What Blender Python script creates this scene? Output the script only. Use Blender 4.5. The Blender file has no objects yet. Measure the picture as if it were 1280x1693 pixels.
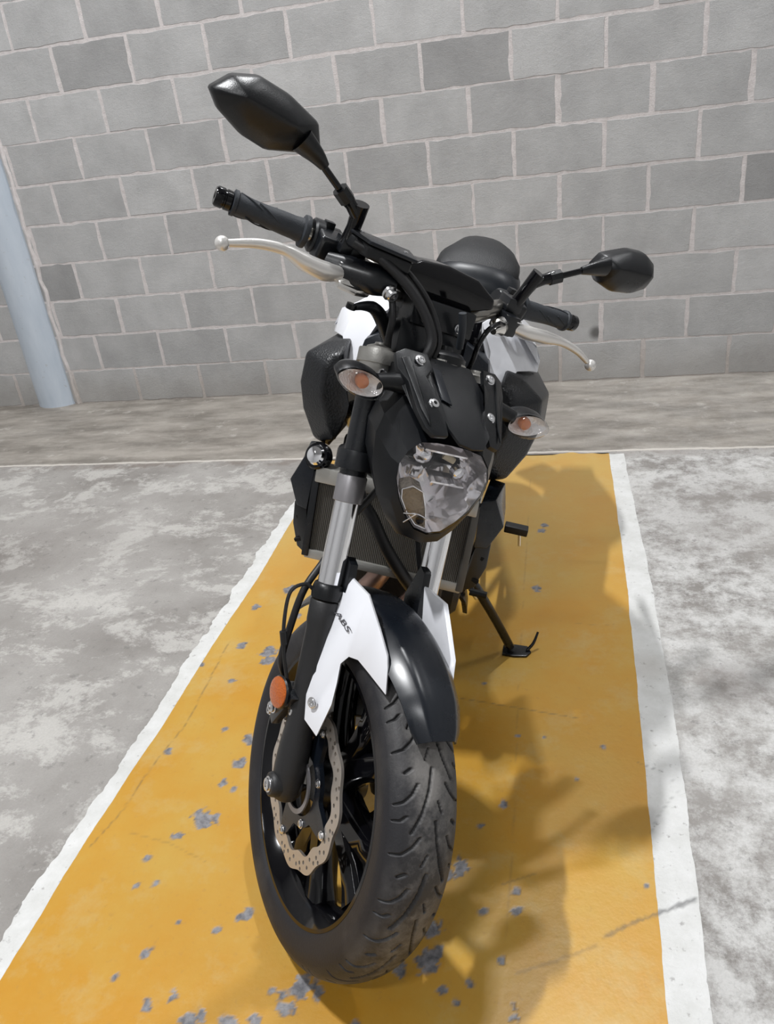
import bpy, bmesh, math, random
import numpy as np
from mathutils import Vector, Matrix
from math import pi, sin, cos, radians as rad
random.seed(7); rng = np.random.default_rng(7)
C = bpy.context.scene.collection
sc = bpy.context.scene

# ------------------------------------------------------------------ camera
cam = bpy.data.cameras.new('camera'); co = bpy.data.objects.new('camera', cam); C.objects.link(co)
def rodr(r):
    r = Vector(r); return Matrix.Rotation(r.length, 3, r.normalized())
Rc = rodr((0.4732, 0.2145, -0.0616)) @ Matrix(((1,0,0),(0,0,-1),(0,1,0)))
m = Matrix((Rc[0], -Rc[1], -Rc[2])).transposed().to_4x4()
m.translation = Vector((-0.0087, -3.9598, 1.2806))
co.matrix_world = m
cam.sensor_fit = 'HORIZONTAL'; cam.sensor_width = 36; cam.lens = 36*1275/1280
cam.clip_start = .02
sc.camera = co

# ------------------------------------------------------------------ world, lamps, exposure
wd = bpy.data.worlds.new('world'); sc.world = wd; wd.use_nodes = True
wd.node_tree.nodes['Background'].inputs[0].default_value = (.86,.93,1,1)
wd.node_tree.nodes['Background'].inputs[1].default_value = .06
sc.view_settings.view_transform = 'Standard'; sc.view_settings.look = 'None'
sc.view_settings.gamma = 1; sc.view_settings.exposure = -0.20; sc.view_settings.use_curve_mapping = False
CEIL = 6.20
LAMPS = [  # x, y, half length, along ('x'/'y'), power
    (-1.90,-3.15,.20,'y', 335),
    ( 0.08,-0.45,.10,'x', 150),
    ( 2.80,-0.90,.60,'y', 66),  # added fill lamp, brightens the upper right of the back wall
    (-4.20,-5.60,.60,'y', 22),  # added lamp for ambient fill from the left
    (-0.50,-6.60,.60,'x', 110),
]
def area_lamp(x, y, hl, ax, pw):
    l = bpy.data.lights.new('lamp', 'AREA'); l.shape = 'RECTANGLE'; l.energy = pw
    l.size = 2*hl if ax == 'x' else .10; l.size_y = 2*hl if ax == 'y' else .10
    l.color = (.975, .985, 1.0)
    o = bpy.data.objects.new('lamp', l); C.objects.link(o); o.location = (x, y, CEIL-.14)
for a in LAMPS: area_lamp(*a)

# ------------------------------------------------------------------ materials
def nmat(name):
    mt = bpy.data.materials.new(name); mt.use_nodes = True
    nt = mt.node_tree; b = nt.nodes['Principled BSDF']; return mt, nt, b
def simple(name, col, rough=.5, metal=0, spec=.5, grain=0, gscale=400, coat=0, mottle=0):
    mt, nt, b = nmat(name)
    b.inputs['Base Color'].default_value = (*col, 1); b.inputs['Roughness'].default_value = rough
    b.inputs['Metallic'].default_value = metal; b.inputs['Specular IOR Level'].default_value = spec
    b.inputs['Coat Weight'].default_value = coat
    tc = nt.nodes.new('ShaderNodeTexCoord')
    if grain:
        n = nt.nodes.new('ShaderNodeTexNoise'); n.inputs['Scale'].default_value = gscale
        bp = nt.nodes.new('ShaderNodeBump'); bp.inputs['Strength'].default_value = grain; bp.inputs['Distance'].default_value = .001
        nt.links.new(tc.outputs['Object'], n.inputs['Vector']); nt.links.new(n.outputs['Fac'], bp.inputs['Height'])
        nt.links.new(bp.outputs['Normal'], b.inputs['Normal'])
    if mottle:
        n = nt.nodes.new('ShaderNodeTexNoise'); n.inputs['Scale'].default_value = 18; n.inputs['Detail'].default_value = 6
        r = nt.nodes.new('ShaderNodeMapRange'); r.inputs[1].default_value = .3; r.inputs[2].default_value = .7
        r.inputs[3].default_value = max(0, rough-mottle); r.inputs[4].default_value = min(1, rough+mottle)
        nt.links.new(tc.outputs['Object'], n.inputs['Vector']); nt.links.new(n.outputs['Fac'], r.inputs[0]); nt.links.new(r.outputs[0], b.inputs['Roughness'])
    return mt
M = {}
M['matte'] = simple('matte_black_paint', (.0045,.0052,.0068), .34, spec=.42, grain=.15, gscale=900, mottle=.06)
M['plastic'] = simple('black_plastic', (.0042,.0048,.006), .32, spec=.42, grain=.2, gscale=700, mottle=.05)
M['satin'] = simple('satin_black', (.006,.007,.009), .28, mottle=.05)
M['gloss'] = simple('gloss_black', (.003,.003,.004), .10, spec=.35)
M['bluegrey'] = simple('dark_blue_grey_plastic', (.0055,.0075,.0115), .27, spec=.45, mottle=.05)
M['rubber'] = simple('grip_rubber', (.022,.026,.032), .55, grain=.5, gscale=600)
M['hose'] = simple('hose_rubber', (.008,.008,.009), .45)
M['white'] = simple('gloss_white_paint', (.82,.83,.87), .22, coat=.4)
M['chrome'] = simple('chrome', (.92,.92,.94), .05, 1)
M['alu'] = simple('polished_aluminium', (.80,.78,.74), .22, 1, mottle=.08)
M['leveralu'] = simple('silver_lever', (.80,.78,.75), .30, .55)
M['slider'] = simple('dark_grey_fork_paint', (.017,.017,.018), .46, grain=.3, gscale=700)
M['cast'] = simple('silver_cast', (.50,.49,.46), .42, .85, grain=.3)
M['collar'] = simple('grey_anodised', (.30,.29,.30), .38, .7)
M['titan'] = simple('titan_grey_bar', (.30,.285,.26), .25, .9)
M['bolt'] = simple('zinc_bolt', (.75,.75,.76), .20, 1)
M['steel'] = simple('brushed_disc_steel', (.56,.51,.46), .38, .8, grain=.4, gscale=300, mottle=.1)
M['header'] = simple('heated_steel_header', (.46,.31,.26), .34, .9, mottle=.1)
M['core'] = simple('radiator_metal', (.16,.155,.145), .5, .5)
M['engine'] = simple('engine_black_cast', (.020,.020,.021), .5, .2, grain=.6, gscale=250)
M['decal'] = simple('grey_decal', (.10,.10,.11), .5)
M['dark'] = simple('dark_recess', (.003,.003,.003), .8)
M['cream'] = simple('cream_bulb_holder', (.62,.55,.40), .5)
M['lampmetal'] = simple('lamp_housing_paint', (.7,.7,.7), .5)

def glassy(name, tint=(1,1,1), rough=.02, refl=1.0):
    mt, nt, b = nmat(name); nt.nodes.remove(b)
    out = nt.nodes['Material Output']
    tr = nt.nodes.new('ShaderNodeBsdfTransparent'); tr.inputs[0].default_value = (*tint, 1)
    gl = nt.nodes.new('ShaderNodeBsdfGlossy'); gl.inputs['Roughness'].default_value = rough
    fr = nt.nodes.new('ShaderNodeFresnel')
    ge = nt.nodes.new('ShaderNodeNewGeometry'); mr = nt.nodes.new('ShaderNodeMapRange'); mr.inputs[3].default_value = 1.5; mr.inputs[4].default_value = 1/1.5
    nt.links.new(ge.outputs['Backfacing'], mr.inputs[0]); nt.links.new(mr.outputs[0], fr.inputs[0])
    mx = nt.nodes.new('ShaderNodeMixShader')
    nt.links.new(fr.outputs[0], mx.inputs[0]); nt.links.new(tr.outputs[0], mx.inputs[1]); nt.links.new(gl.outputs[0], mx.inputs[2])
    nt.links.new(mx.outputs[0], out.inputs[0]); return mt
M['glass'] = glassy('clear_lens', (.97,.97,.98))
M['smoke'] = glassy('smoked_lens', (.85,.80,.72))
M['mirror'] = simple('mirror_glass', (.9,.9,.9), .02, 1)

def pebbled0(name, col, scale, strength, rough, metal=0):
    mt, nt, b = nmat(name); b.inputs['Base Color'].default_value = (*col,1); b.inputs['Roughness'].default_value = rough; b.inputs['Metallic'].default_value = metal
    tc = nt.nodes.new('ShaderNodeTexCoord'); v = nt.nodes.new('ShaderNodeTexVoronoi'); v.inputs['Scale'].default_value = scale
    bp = nt.nodes.new('ShaderNodeBump'); bp.inputs['Strength'].default_value = strength; bp.inputs['Distance'].default_value = .002
    nt.links.new(tc.outputs['Object'], v.inputs['Vector']); nt.links.new(v.outputs['Distance'], bp.inputs['Height']); nt.links.new(bp.outputs['Normal'], b.inputs['Normal'])
    return mt
# faceted reflector
mt, nt, b = nmat('lamp_reflector'); b.inputs['Metallic'].default_value = .80; b.inputs['Roughness'].default_value = .09
b.inputs['Base Color'].default_value = (.95,.93,.94,1)
tc = nt.nodes.new('ShaderNodeTexCoord'); v = nt.nodes.new('ShaderNodeTexVoronoi'); v.inputs['Scale'].default_value = 32
bp = nt.nodes.new('ShaderNodeBump'); bp.inputs['Strength'].default_value = .5; bp.inputs['Distance'].default_value = .006
nt.links.new(tc.outputs['Object'], v.inputs['Vector']); nt.links.new(v.outputs['Distance'], bp.inputs['Height']); nt.links.new(bp.outputs['Normal'], b.inputs['Normal'])
M['reflector'] = mt
M['sigref'] = pebbled0('signal_reflector', (.88,.86,.84), 300, .5, .15, .35); M['crystal'] = pebbled0('position_reflector', (.50,.45,.38), 220, .8, .2, .5)
# amber
mt, nt, b = nmat('amber_reflector'); b.inputs['Base Color'].default_value = (.45,.095,.006,1); b.inputs['Roughness'].default_value = .18; b.inputs['Coat Weight'].default_value = .5
tc = nt.nodes.new('ShaderNodeTexCoord'); v = nt.nodes.new('ShaderNodeTexVoronoi'); v.inputs['Scale'].default_value = 260
bp = nt.nodes.new('ShaderNodeBump'); bp.inputs['Strength'].default_value = .5; bp.inputs['Distance'].default_value = .002
nt.links.new(tc.outputs['Object'], v.inputs['Vector']); nt.links.new(v.outputs['Distance'], bp.inputs['Height']); nt.links.new(bp.outputs['Normal'], b.inputs['Normal'])
M['amber'] = mt
M['bulb'] = simple('amber_bulb', (.62,.24,.12), .2)

def mix(nt, fac, a, b_):
    n = nt.nodes.new('ShaderNodeMix'); n.data_type = 'RGBA'
    for i, val in ((0, fac), (6, a), (7, b_)):
        if isinstance(val, (tuple, list)): n.inputs[i].default_value = (*val, 1)
        elif isinstance(val, (int, float)): n.inputs[i].default_value = val
        else: nt.links.new(val, n.inputs[i])
    return n.outputs[2]
def noise(nt, vec, scale, detail=4, rough=.55, lo=.4, hi=.6, dist=0):
    n = nt.nodes.new('ShaderNodeTexNoise'); n.inputs['Scale'].default_value = scale; n.inputs['Detail'].default_value = detail
    n.inputs['Roughness'].default_value = rough; n.inputs['Distortion'].default_value = dist
    nt.links.new(vec, n.inputs['Vector'])
    r = nt.nodes.new('ShaderNodeMapRange'); r.inputs[1].default_value = lo; r.inputs[2].default_value = hi
    nt.links.new(n.outputs['Fac'], r.inputs[0]); return r.outputs[0]
def mth(nt, op, a, b_=None, c=None):
    n = nt.nodes.new('ShaderNodeMath'); n.operation = op
    for i, val in enumerate((a, b_, c)):
        if val is None: continue
        if isinstance(val, (int, float)): n.inputs[i].default_value = val
        else: nt.links.new(val, n.inputs[i])
    return n.outputs[0]
def ramp(nt, x, a, b_, lo=0., hi=1.):
    r = nt.nodes.new('ShaderNodeMapRange'); r.interpolation_type = 'SMOOTHSTEP'
    r.inputs[1].default_value = a; r.inputs[2].default_value = b_; r.inputs[3].default_value = lo; r.inputs[4].default_value = hi
    nt.links.new(x, r.inputs[0]); return r.outputs[0]
def mapped(nt, src, sx, sy, sz):
    n = nt.nodes.new('ShaderNodeMapping'); n.inputs['Scale'].default_value = (sx, sy, sz); nt.links.new(src, n.inputs[0]); return n.outputs[0]
def blob(nt, vec, c, r, soft):
    n = nt.nodes.new('ShaderNodeVectorMath'); n.operation = 'DISTANCE'; n.inputs[1].default_value = c; nt.links.new(vec, n.inputs[0])
    return ramp(nt, n.outputs['Value'], r, r+soft, 1, 0)
def bump(nt, b, h, strength, dist):
    bp = nt.nodes.new('ShaderNodeBump'); bp.inputs['Strength'].default_value = strength; bp.inputs['Distance'].default_value = dist
    nt.links.new(h, bp.inputs['Height']); nt.links.new(bp.outputs['Normal'], b.inputs['Normal'])

def concrete_colour(nt, vec):
    sep = nt.nodes.new('ShaderNodeSeparateXYZ'); nt.links.new(vec, sep.inputs[0])
    X, Y = sep.outputs[0], sep.outputs[1]
    c = mix(nt, noise(nt, vec, 1.6, 6, .6, .35, .65), (.20,.185,.17), (.37,.355,.335))
    left = ramp(nt, X, -.9, -.6, 1, 0)
    # worn pale skin left of the bay: ragged flakes over darker concrete
    flake = noise(nt, mapped(nt, vec, 1, 1.3, 1), 4.2, 14, .78, .50, .57, .2)
    c = mix(nt, mth(nt, 'MULTIPLY', mth(nt, 'MULTIPLY', flake, left), .62), c, (.54,.525,.495))
    right = ramp(nt, X, .0, .3, 0, 1)
    pale = noise(nt, vec, 7, 14, .80, .42, .56)
    c = mix(nt, mth(nt, 'MULTIPLY', mth(nt, 'MULTIPLY', pale, right), .85), c, (.62,.615,.60))
    spots = noise(nt, vec, 30, 8, .7, .58, .64)
    c = mix(nt, mth(nt, 'MULTIPLY', spots, .45), c, (.13,.125,.12))
    fine = noise(nt, vec, 150, 3, .6, .3, .7)
    c = mix(nt, mth(nt, 'MULTIPLY', fine, .22), c, (.20,.19,.18))
    # strip along the wall, rough dirty mortar-splashed concrete
    strip = ramp(nt, mth(nt, 'ADD', Y, mth(nt, 'MULTIPLY', noise(nt, vec, 14, 5, .6, .2, .8), .05)), -.95, -.88, 0, 1)
    sc_ = mix(nt, noise(nt, mapped(nt, vec, .5, 1.6, 1), 5, 8, .65, .38, .62), (.15,.132,.11), (.33,.30,.262))
    sc_ = mix(nt, mth(nt, 'MULTIPLY', noise(nt, vec, 9, 10, .7, .58, .66), .5), sc_, (.50,.47,.43))
    c = mix(nt, mth(nt, 'MULTIPLY', strip, .8), c, sc_)
    edge = mth(nt, 'ABSOLUTE', mth(nt, 'ADD', mth(nt, 'ADD', Y, mth(nt, 'MULTIPLY', noise(nt, vec, 8, 5, .6, .2, .8), .02)), .925))
    c = mix(nt, mth(nt, 'MULTIPLY', ramp(nt, edge, .006, .012, 1, 0), .7), c, (.62,.58,.53))
    e2_ = mth(nt, 'ABSOLUTE', mth(nt, 'ADD', Y, .975)); c = mix(nt, mth(nt, 'MULTIPLY', mth(nt, 'MULTIPLY', ramp(nt, e2_, .01, .05, 1, 0), noise(nt, vec, 7, 5, .6, .45, .6)), .6), c, (.16,.13,.11))
    for (cx, cy, r, s, k) in ((.40,-2.38,.02,.12,.45),(.16,-2.33,.02,.06,.25),(-1.9,-1.7,.05,.5,.25),(.55,-1.5,.1,.4,.22)):  # leading pair: painted cast shadow of left mirror and its arm; others dark blotches
        d = blob(nt, vec, (cx,cy,0), r, s)
        c = mix(nt, mth(nt, 'MULTIPLY', d, k), c, (.10,.08,.07))
    return c, fine
def world_pos(nt):
    g = nt.nodes.new('ShaderNodeNewGeometry'); return g.outputs['Position']
# concrete floor
mt, nt, b = nmat('worn_concrete'); vec = world_pos(nt)
c, fine = concrete_colour(nt, vec); nt.links.new(c, b.inputs['Base Color']); b.inputs['Roughness'].default_value = .72
b.inputs['Specular IOR Level'].default_value = .35
bump(nt, b, mth(nt, 'ADD', fine, noise(nt, vec, 20, 8, .7, .3, .7)), .35, .004)
M['concrete'] = mt
def attr(nt, name):
    a = nt.nodes.new('ShaderNodeAttribute'); a.attribute_name = name; return a.outputs['Fac']
# yellow paint (chip attribute shows the concrete below)
mt, nt, b = nmat('yellow_floor_paint'); vec = world_pos(nt)
cc, fine = concrete_colour(nt, vec)
y = mix(nt, noise(nt, vec, 3.5, 6, .6, .35, .65), (.48,.235,.021), (.485,.295,.054))
y = mix(nt, mth(nt, 'MULTIPLY', noise(nt, vec, 6, 8, .7, .52, .66), .40), y, (.48,.37,.16))
y = mix(nt, mth(nt, 'MULTIPLY', noise(nt, vec, 70, 5, .6, .60, .72), .35), y, (.36,.20,.05))
sepy = nt.nodes.new('ShaderNodeSeparateXYZ'); nt.links.new(vec, sepy.inputs[0])
far = ramp(nt, sepy.outputs[1], -2.6, -1.2, 0, 1)
y = mix(nt, mth(nt, 'MULTIPLY', far, .35), y, (.46,.34,.16))
chip = attr(nt, 'chip'); scr = attr(nt, 'scratch')
y = mix(nt, mth(nt, 'MULTIPLY', scr, .75), y, (.16,.11,.05))
col = mix(nt, chip, y, mix(nt, noise(nt, vec, 60, 5, .6, .35, .65), (.11,.11,.12), (.27,.265,.275)))
nt.links.new(col, b.inputs['Base Color']); b.inputs['Roughness'].default_value = .38; b.inputs['Specular IOR Level'].default_value = .4
bump(nt, b, mth(nt, 'ADD', mth(nt, 'MULTIPLY', chip, -1.5), noise(nt, vec, 45, 5, .6, .2, .8)), .14, .003)
M['yellow'] = mt
mt, nt, b = nmat('white_floor_paint'); vec = world_pos(nt)
cc, fine = concrete_colour(nt, vec)
w_ = mix(nt, noise(nt, vec, 12, 8, .65, .35, .65), (.53,.53,.51), (.64,.64,.63))
w_ = mix(nt, mth(nt, 'MULTIPLY', noise(nt, vec, 55, 5, .6, .62, .70), .8), w_, (.30,.29,.28))
w_ = mix(nt, noise(nt, vec, 22, 10, .75, .64, .70), w_, cc)
w_ = mix(nt, mth(nt, 'MULTIPLY', attr(nt, 'scratch'), .8), w_, (.12,.12,.12))
w_ = mix(nt, mth(nt, 'MULTIPLY', blob(nt, vec, (.20,-2.33,0), .01, .07), .3), w_, (.30,.26,.22))  # mirror arm's cast shadow painted across the white line
nt.links.new(w_, b.inputs['Base Color']); b.inputs['Roughness'].default_value = .6
bump(nt, b, fine, .3, .002)
M['whitepaint'] = mt
# blocks and mortar
mt, nt, b = nmat('grey_concrete_block'); vec = world_pos(nt)
a = nt.nodes.new('ShaderNodeAttribute'); a.attribute_name = 'tone'
base = mix(nt, noise(nt, vec, 5, 7, .6, .35, .65), (.385,.383,.381), (.47,.468,.465))
sc2 = nt.nodes.new('ShaderNodeVectorMath'); sc2.operation = 'MULTIPLY'; nt.links.new(base, sc2.inputs[0]); nt.links.new(a.outputs['Color'], sc2.inputs[1])
c = mix(nt, mth(nt, 'MULTIPLY', noise(nt, vec, 9, 9, .7, .55, .68), .22), sc2.outputs[0], (.46,.44,.42))
c = mix(nt, mth(nt, 'MULTIPLY', noise(nt, vec, 300, 2, .6, .60, .75), .4), c, (.13,.12,.115))
sp = nt.nodes.new('ShaderNodeSeparateXYZ'); nt.links.new(vec, sp.inputs[0])
low = ramp(nt, mth(nt, 'ADD', sp.outputs[2], mth(nt, 'MULTIPLY', noise(nt, vec, 6, 6, .6, .2, .8), .12)), .08, .30, 1, 0)
c = mix(nt, mth(nt, 'MULTIPLY', low, .35), c, (.24,.215,.18))
c = mix(nt, mth(nt, 'MULTIPLY', blob(nt, vec, (.175,0,.246), .012, .035), .75), c, (.05,.045,.04))
nt.links.new(c, b.inputs['Base Color']); b.inputs['Roughness'].default_value = .85; b.inputs['Specular IOR Level'].default_value = .2
bump(nt, b, mth(nt, 'ADD', noise(nt, vec, 220, 4, .7, .25, .75), noise(nt, vec, 60, 4, .6, .25, .75)), .35, .003)
M['block'] = mt
mt, nt, b = nmat('pale_mortar'); vec = world_pos(nt)
c = mix(nt, noise(nt, vec, 30, 6, .6, .35, .65), (.55,.51,.50), (.66,.62,.61))
sp = nt.nodes.new('ShaderNodeSeparateXYZ'); nt.links.new(vec, sp.inputs[0])
c = mix(nt, mth(nt, 'MULTIPLY', ramp(nt, sp.outputs[2], .05, .30, 1, 0), .5), c, (.30,.26,.21))
nt.links.new(c, b.inputs['Base Color']); b.inputs['Roughness'].default_value = .9
bump(nt, b, noise(nt, vec, 150, 4, .7, .25, .75), .5, .003)
M['mortar'] = mt
mt, nt, b = nmat('pale_blue_column_paint'); vec = world_pos(nt)
c = mix(nt, noise(nt, mapped(nt, vec, 1, 1, .25), 9, 6, .6, .35, .65), (.42,.475,.54), (.50,.55,.61))
c = mix(nt, mth(nt, 'MULTIPLY', noise(nt, vec, 40, 5, .6, .64, .70), .4), c, (.35,.34,.33))
nt.links.new(c, b.inputs['Base Color']); b.inputs['Roughness'].default_value = .45
M['bluecol'] = mt
M['barecol'] = simple('bare_column', (.50,.47,.44), .8, grain=.5, gscale=80)
M['ceil'] = simple('ceiling_concrete', (.42,.42,.42), .9, grain=.3, gscale=30)
# tyre
mt, nt, b = nmat('tyre_rubber'); tc = nt.nodes.new('ShaderNodeTexCoord')
g = attr(nt, 'groove')
dust = noise(nt, tc.outputs['Object'], 9, 9, .7, .42, .60)
tread = attr(nt, 'tread')
c = mix(nt, mth(nt, 'MULTIPLY', tread, mth(nt, 'ADD', .12, mth(nt, 'MULTIPLY', dust, .88))), (.010,.010,.013), (.20,.19,.18))
c = mix(nt, mth(nt, 'MULTIPLY', noise(nt, tc.outputs['Object'], 7, 6, .6, .5, .7), .25), c, (.12,.11,.10))
c = mix(nt, g, c, (.010,.010,.011))
nt.links.new(c, b.inputs['Base Color']); b.inputs['Roughness'].default_value = .58
bump(nt, b, noise(nt, tc.outputs['Object'], 260, 3, .6, .3, .7), .2, .001)
M['tyre'] = mt
# textured seat / intake
def pebbled(name, col, scale, strength, rough):
    mt, nt, b = nmat(name); b.inputs['Base Color'].default_value = (*col,1); b.inputs['Roughness'].default_value = rough
    tc = nt.nodes.new('ShaderNodeTexCoord'); v = nt.nodes.new('ShaderNodeTexVoronoi'); v.inputs['Scale'].default_value = scale
    nt.links.new(tc.outputs['Object'], v.inputs['Vector']); bump(nt, b, v.outputs['Distance'], strength, .001); return mt
M['seat'] = pebbled('seat_vinyl', (.006,.0066,.0078), 380, .4, .55)
M['seatside'] = simple('smooth_seat_vinyl', (.005,.007,.010), .34, spec=.4)
M['intake'] = pebbled('dimpled_black_plastic', (.0055,.0065,.0085), 260, .6, .38)
# radiator core: fine fins
mt, nt, b = nmat('radiator_fins'); tc = nt.nodes.new('ShaderNodeTexCoord')
wv = nt.nodes.new('ShaderNodeTexWave'); wv.bands_direction = 'Y'; wv.inputs['Scale'].default_value = 88; nt.links.new(tc.outputs['Object'], wv.inputs['Vector'])
wz = nt.nodes.new('ShaderNodeTexWave'); wz.bands_direction = 'Z'; wz.inputs['Scale'].default_value = 180; nt.links.new(tc.outputs['Object'], wz.inputs['Vector'])
c = mix(nt, wv.outputs['Fac'], (.045,.042,.036), (.20,.19,.165)); c = mix(nt, mth(nt, 'MULTIPLY', wz.outputs['Fac'], .35), c, (.05,.045,.04))
nt.links.new(c, b.inputs['Base Color']); b.inputs['Metallic'].default_value = .4; b.inputs['Roughness'].default_value = .5
bump(nt, b, wv.outputs['Fac'], .8, .002)
M['fins'] = mt

# ------------------------------------------------------------------ mesh helpers
def V(*a): return Vector(a)
LEAN, HEAD, STEER = 0.2516, -0.0183, 0.6308
RAKE = radians_rake = rad(24.8)
AX0 = Vector((.09,0,0)); AXD = Vector((-sin(RAKE),0,cos(RAKE)))
SM = Matrix.Rotation(STEER, 3, AXD)
def S(p): return SM @ (Vector(p)-AX0) + AX0
def finish(name, bm, mat, parent=None, st=False, ang=38, bevel=0, seg=2, weld=True):
    if weld: bmesh.ops.remove_doubles(bm, verts=bm.verts, dist=1e-5)
    bmesh.ops.recalc_face_normals(bm, faces=bm.faces)
    if bevel:
        es = [e for e in bm.edges if len(e.link_faces) == 2 and e.calc_face_angle(0) > rad(28)]
        if es: bmesh.ops.bevel(bm, geom=es, offset=bevel, segments=seg, profile=.6, affect='EDGES', clamp_overlap=True)
    if st:
        for v in bm.verts: v.co = S(v.co)
    for f in bm.faces: f.smooth = True
    for e in bm.edges:
        if len(e.link_faces) == 2 and e.calc_face_angle(0) > rad(ang): e.smooth = False
    me = bpy.data.meshes.new(name); bm.to_mesh(me); bm.free()
    me.materials.append(M[mat] if isinstance(mat, str) else mat)
    o = bpy.data.objects.new(name, me); C.objects.link(o)
    if parent: o.parent = parent
    return o
def loft(bm, rings, cap=(True, True), closed=True):
    vs = [[bm.verts.new(p) for p in r] for r in rings]
    n = len(rings[0])
    for a, b_ in zip(vs[:-1], vs[1:]):
        for i in range(n if closed else n-1):
            j = (i+1) % n
            try: bm.faces.new((a[i], a[j], b_[j], b_[i]))
            except ValueError: pass
    if cap[0]: bm.faces.new(vs[0][::-1])
    if cap[1]: bm.faces.new(vs[-1])
    return vs
def catmull(pts, n):
    pts = [Vector(p) for p in pts]
    if len(pts) < 3 or n <= 1: return pts
    P = [2*pts[0]-pts[1]] + pts + [2*pts[-1]-pts[-2]]; out = []
    for i in range(1, len(P)-2):
        for k in range(n):
            t = k/n
            out.append(.5*((2*P[i]) + (P[i+1]-P[i-1])*t + (2*P[i-1]-5*P[i]+4*P[i+1]-P[i+2])*t*t + (-P[i-1]+3*P[i]-3*P[i+1]+P[i+2])*t**3))
    out.append(pts[-1]); return out
def tube(bm, pts, r, seg=16, n=6, cap=True, flat=1.0):
    P = catmull(pts, n); N = len(P)
    if not hasattr(r, '__len__'): rr = [r]*N
    else: rr = list(np.interp(np.linspace(0, len(r)-1, N), range(len(r)), r))
    t = (P[1]-P[0]).normalized(); u = t.orthogonal().normalized(); rings = []
    for i in range(N):
        t2 = (P[min(i+1, N-1)]-P[max(i-1, 0)]).normalized()
        q = t.rotation_difference(t2); u = q @ u; t = t2; w = t.cross(u)
        rings.append([P[i] + (u*cos(2*pi*k/seg) + w*flat*sin(2*pi*k/seg))*rr[i] for k in range(seg)])
    loft(bm, rings, (cap, cap)); return bm
def frame(d):
    d = Vector(d).normalized(); u = d.orthogonal().normalized()
    return d, u, d.cross(u)
def lathe(bm, org, d, prof, seg=32, cap=True, up=None):
    """prof: (distance along d, radius)"""
    org = Vector(org); d, u, w = frame(d)
    rings = [[org + d*h + (u*cos(2*pi*k/seg) + w*sin(2*pi*k/seg))*max(r, 1e-5) for k in range(seg)] for h, r in prof]
    loft(bm, rings, (cap, cap)); return bm
def box(bm, c, half, X=None, Z=None):
    c = Vector(c); X = Vector(X or (1,0,0)).normalized(); Z = Vector(Z or (0,0,1)); Y = Z.cross(X).normalized(); Z = X.cross(Y)
    r = []
    for s in (-1, 1):
        r.append([c + X*half[0]*a + Y*half[1]*b_ + Z*half[2]*s for a, b_ in ((-1,-1),(1,-1),(1,1),(-1,1))])
    loft(bm, r); return bm
def slab(bm, pts, off):
    """closed plate: outline pts and the same outline shifted by off (vector or list)"""
    pts = [Vector(p) for p in pts]; off = Vector(off)
    a = [bm.verts.new(p) for p in pts]; b_ = [bm.verts.new(p+off) for p in pts]; n = len(pts)
    for i in range(n):
        j = (i+1) % n; bm.faces.new((a[i], a[j], b_[j], b_[i]))
    f1 = bm.faces.new(a[::-1]); f2 = bm.faces.new(b_)
    bmesh.ops.triangulate(bm, faces=[f1, f2], ngon_method='EAR_CLIP'); return bm
def hexbolt(bm, p, d, r=.007, h=.006):
    lathe(bm, p, d, [(0,r*1.25),(h*.3,r*1.25),(h*.35,r),(h*.85,r),(h,r*.8),(h,r*.45),(h*.45,r*.42),(h*.45,.0001)], 16, cap=False)
def empty(name, loc=(0,0,0), rot=(0,0,0)):
    o = bpy.data.objects.new(name, None); C.objects.link(o); o.location = loc; o.rotation_euler = rot; return o
def B(): return bmesh.new()

# ------------------------------------------------------------------ setting
def from_np(name, verts, faces, mats, parent=None):
    me = bpy.data.meshes.new(name); me.from_pydata(verts, [], faces); me.update()
    for mm in mats: me.materials.append(M[mm])
    o = bpy.data.objects.new(name, me); C.objects.link(o)
    if parent: o.parent = parent
    return o
# floor
X0, X1, Y0, Y1 = -5.5, 3.5, -8.0, .35
bm = B(); box(bm, ((X0+X1)/2, (Y0+Y1)/2, -.10), ((X1-X0)/2, (Y1-Y0)/2, .10)); fl = finish('floor', bm, 'concrete'); fl['kind'] = 'structure'
bm = B(); box(bm, ((X0+X1)/2, (Y0+Y1)/2, CEIL+.1), ((X1-X0)/2, (Y1-Y0)/2, .10)); o = finish('ceiling', bm, 'ceil'); o['kind'] = 'structure'

for nm_, c_, h_ in (('wall_left', (X0-.1,(Y0+Y1)/2,CEIL/2), (.1,(Y1-Y0)/2,CEIL/2)), ('wall_right', (X1+.1,(Y0+Y1)/2,CEIL/2), (.1,(Y1-Y0)/2,CEIL/2)), ('wall_front', ((X0+X1)/2,Y0-.1,CEIL/2), ((X1-X0)/2,.1,CEIL/2))):
    bm = B(); box(bm, c_, h_); o = finish(nm_, bm, 'ceil'); o['kind'] = 'structure'
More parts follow.
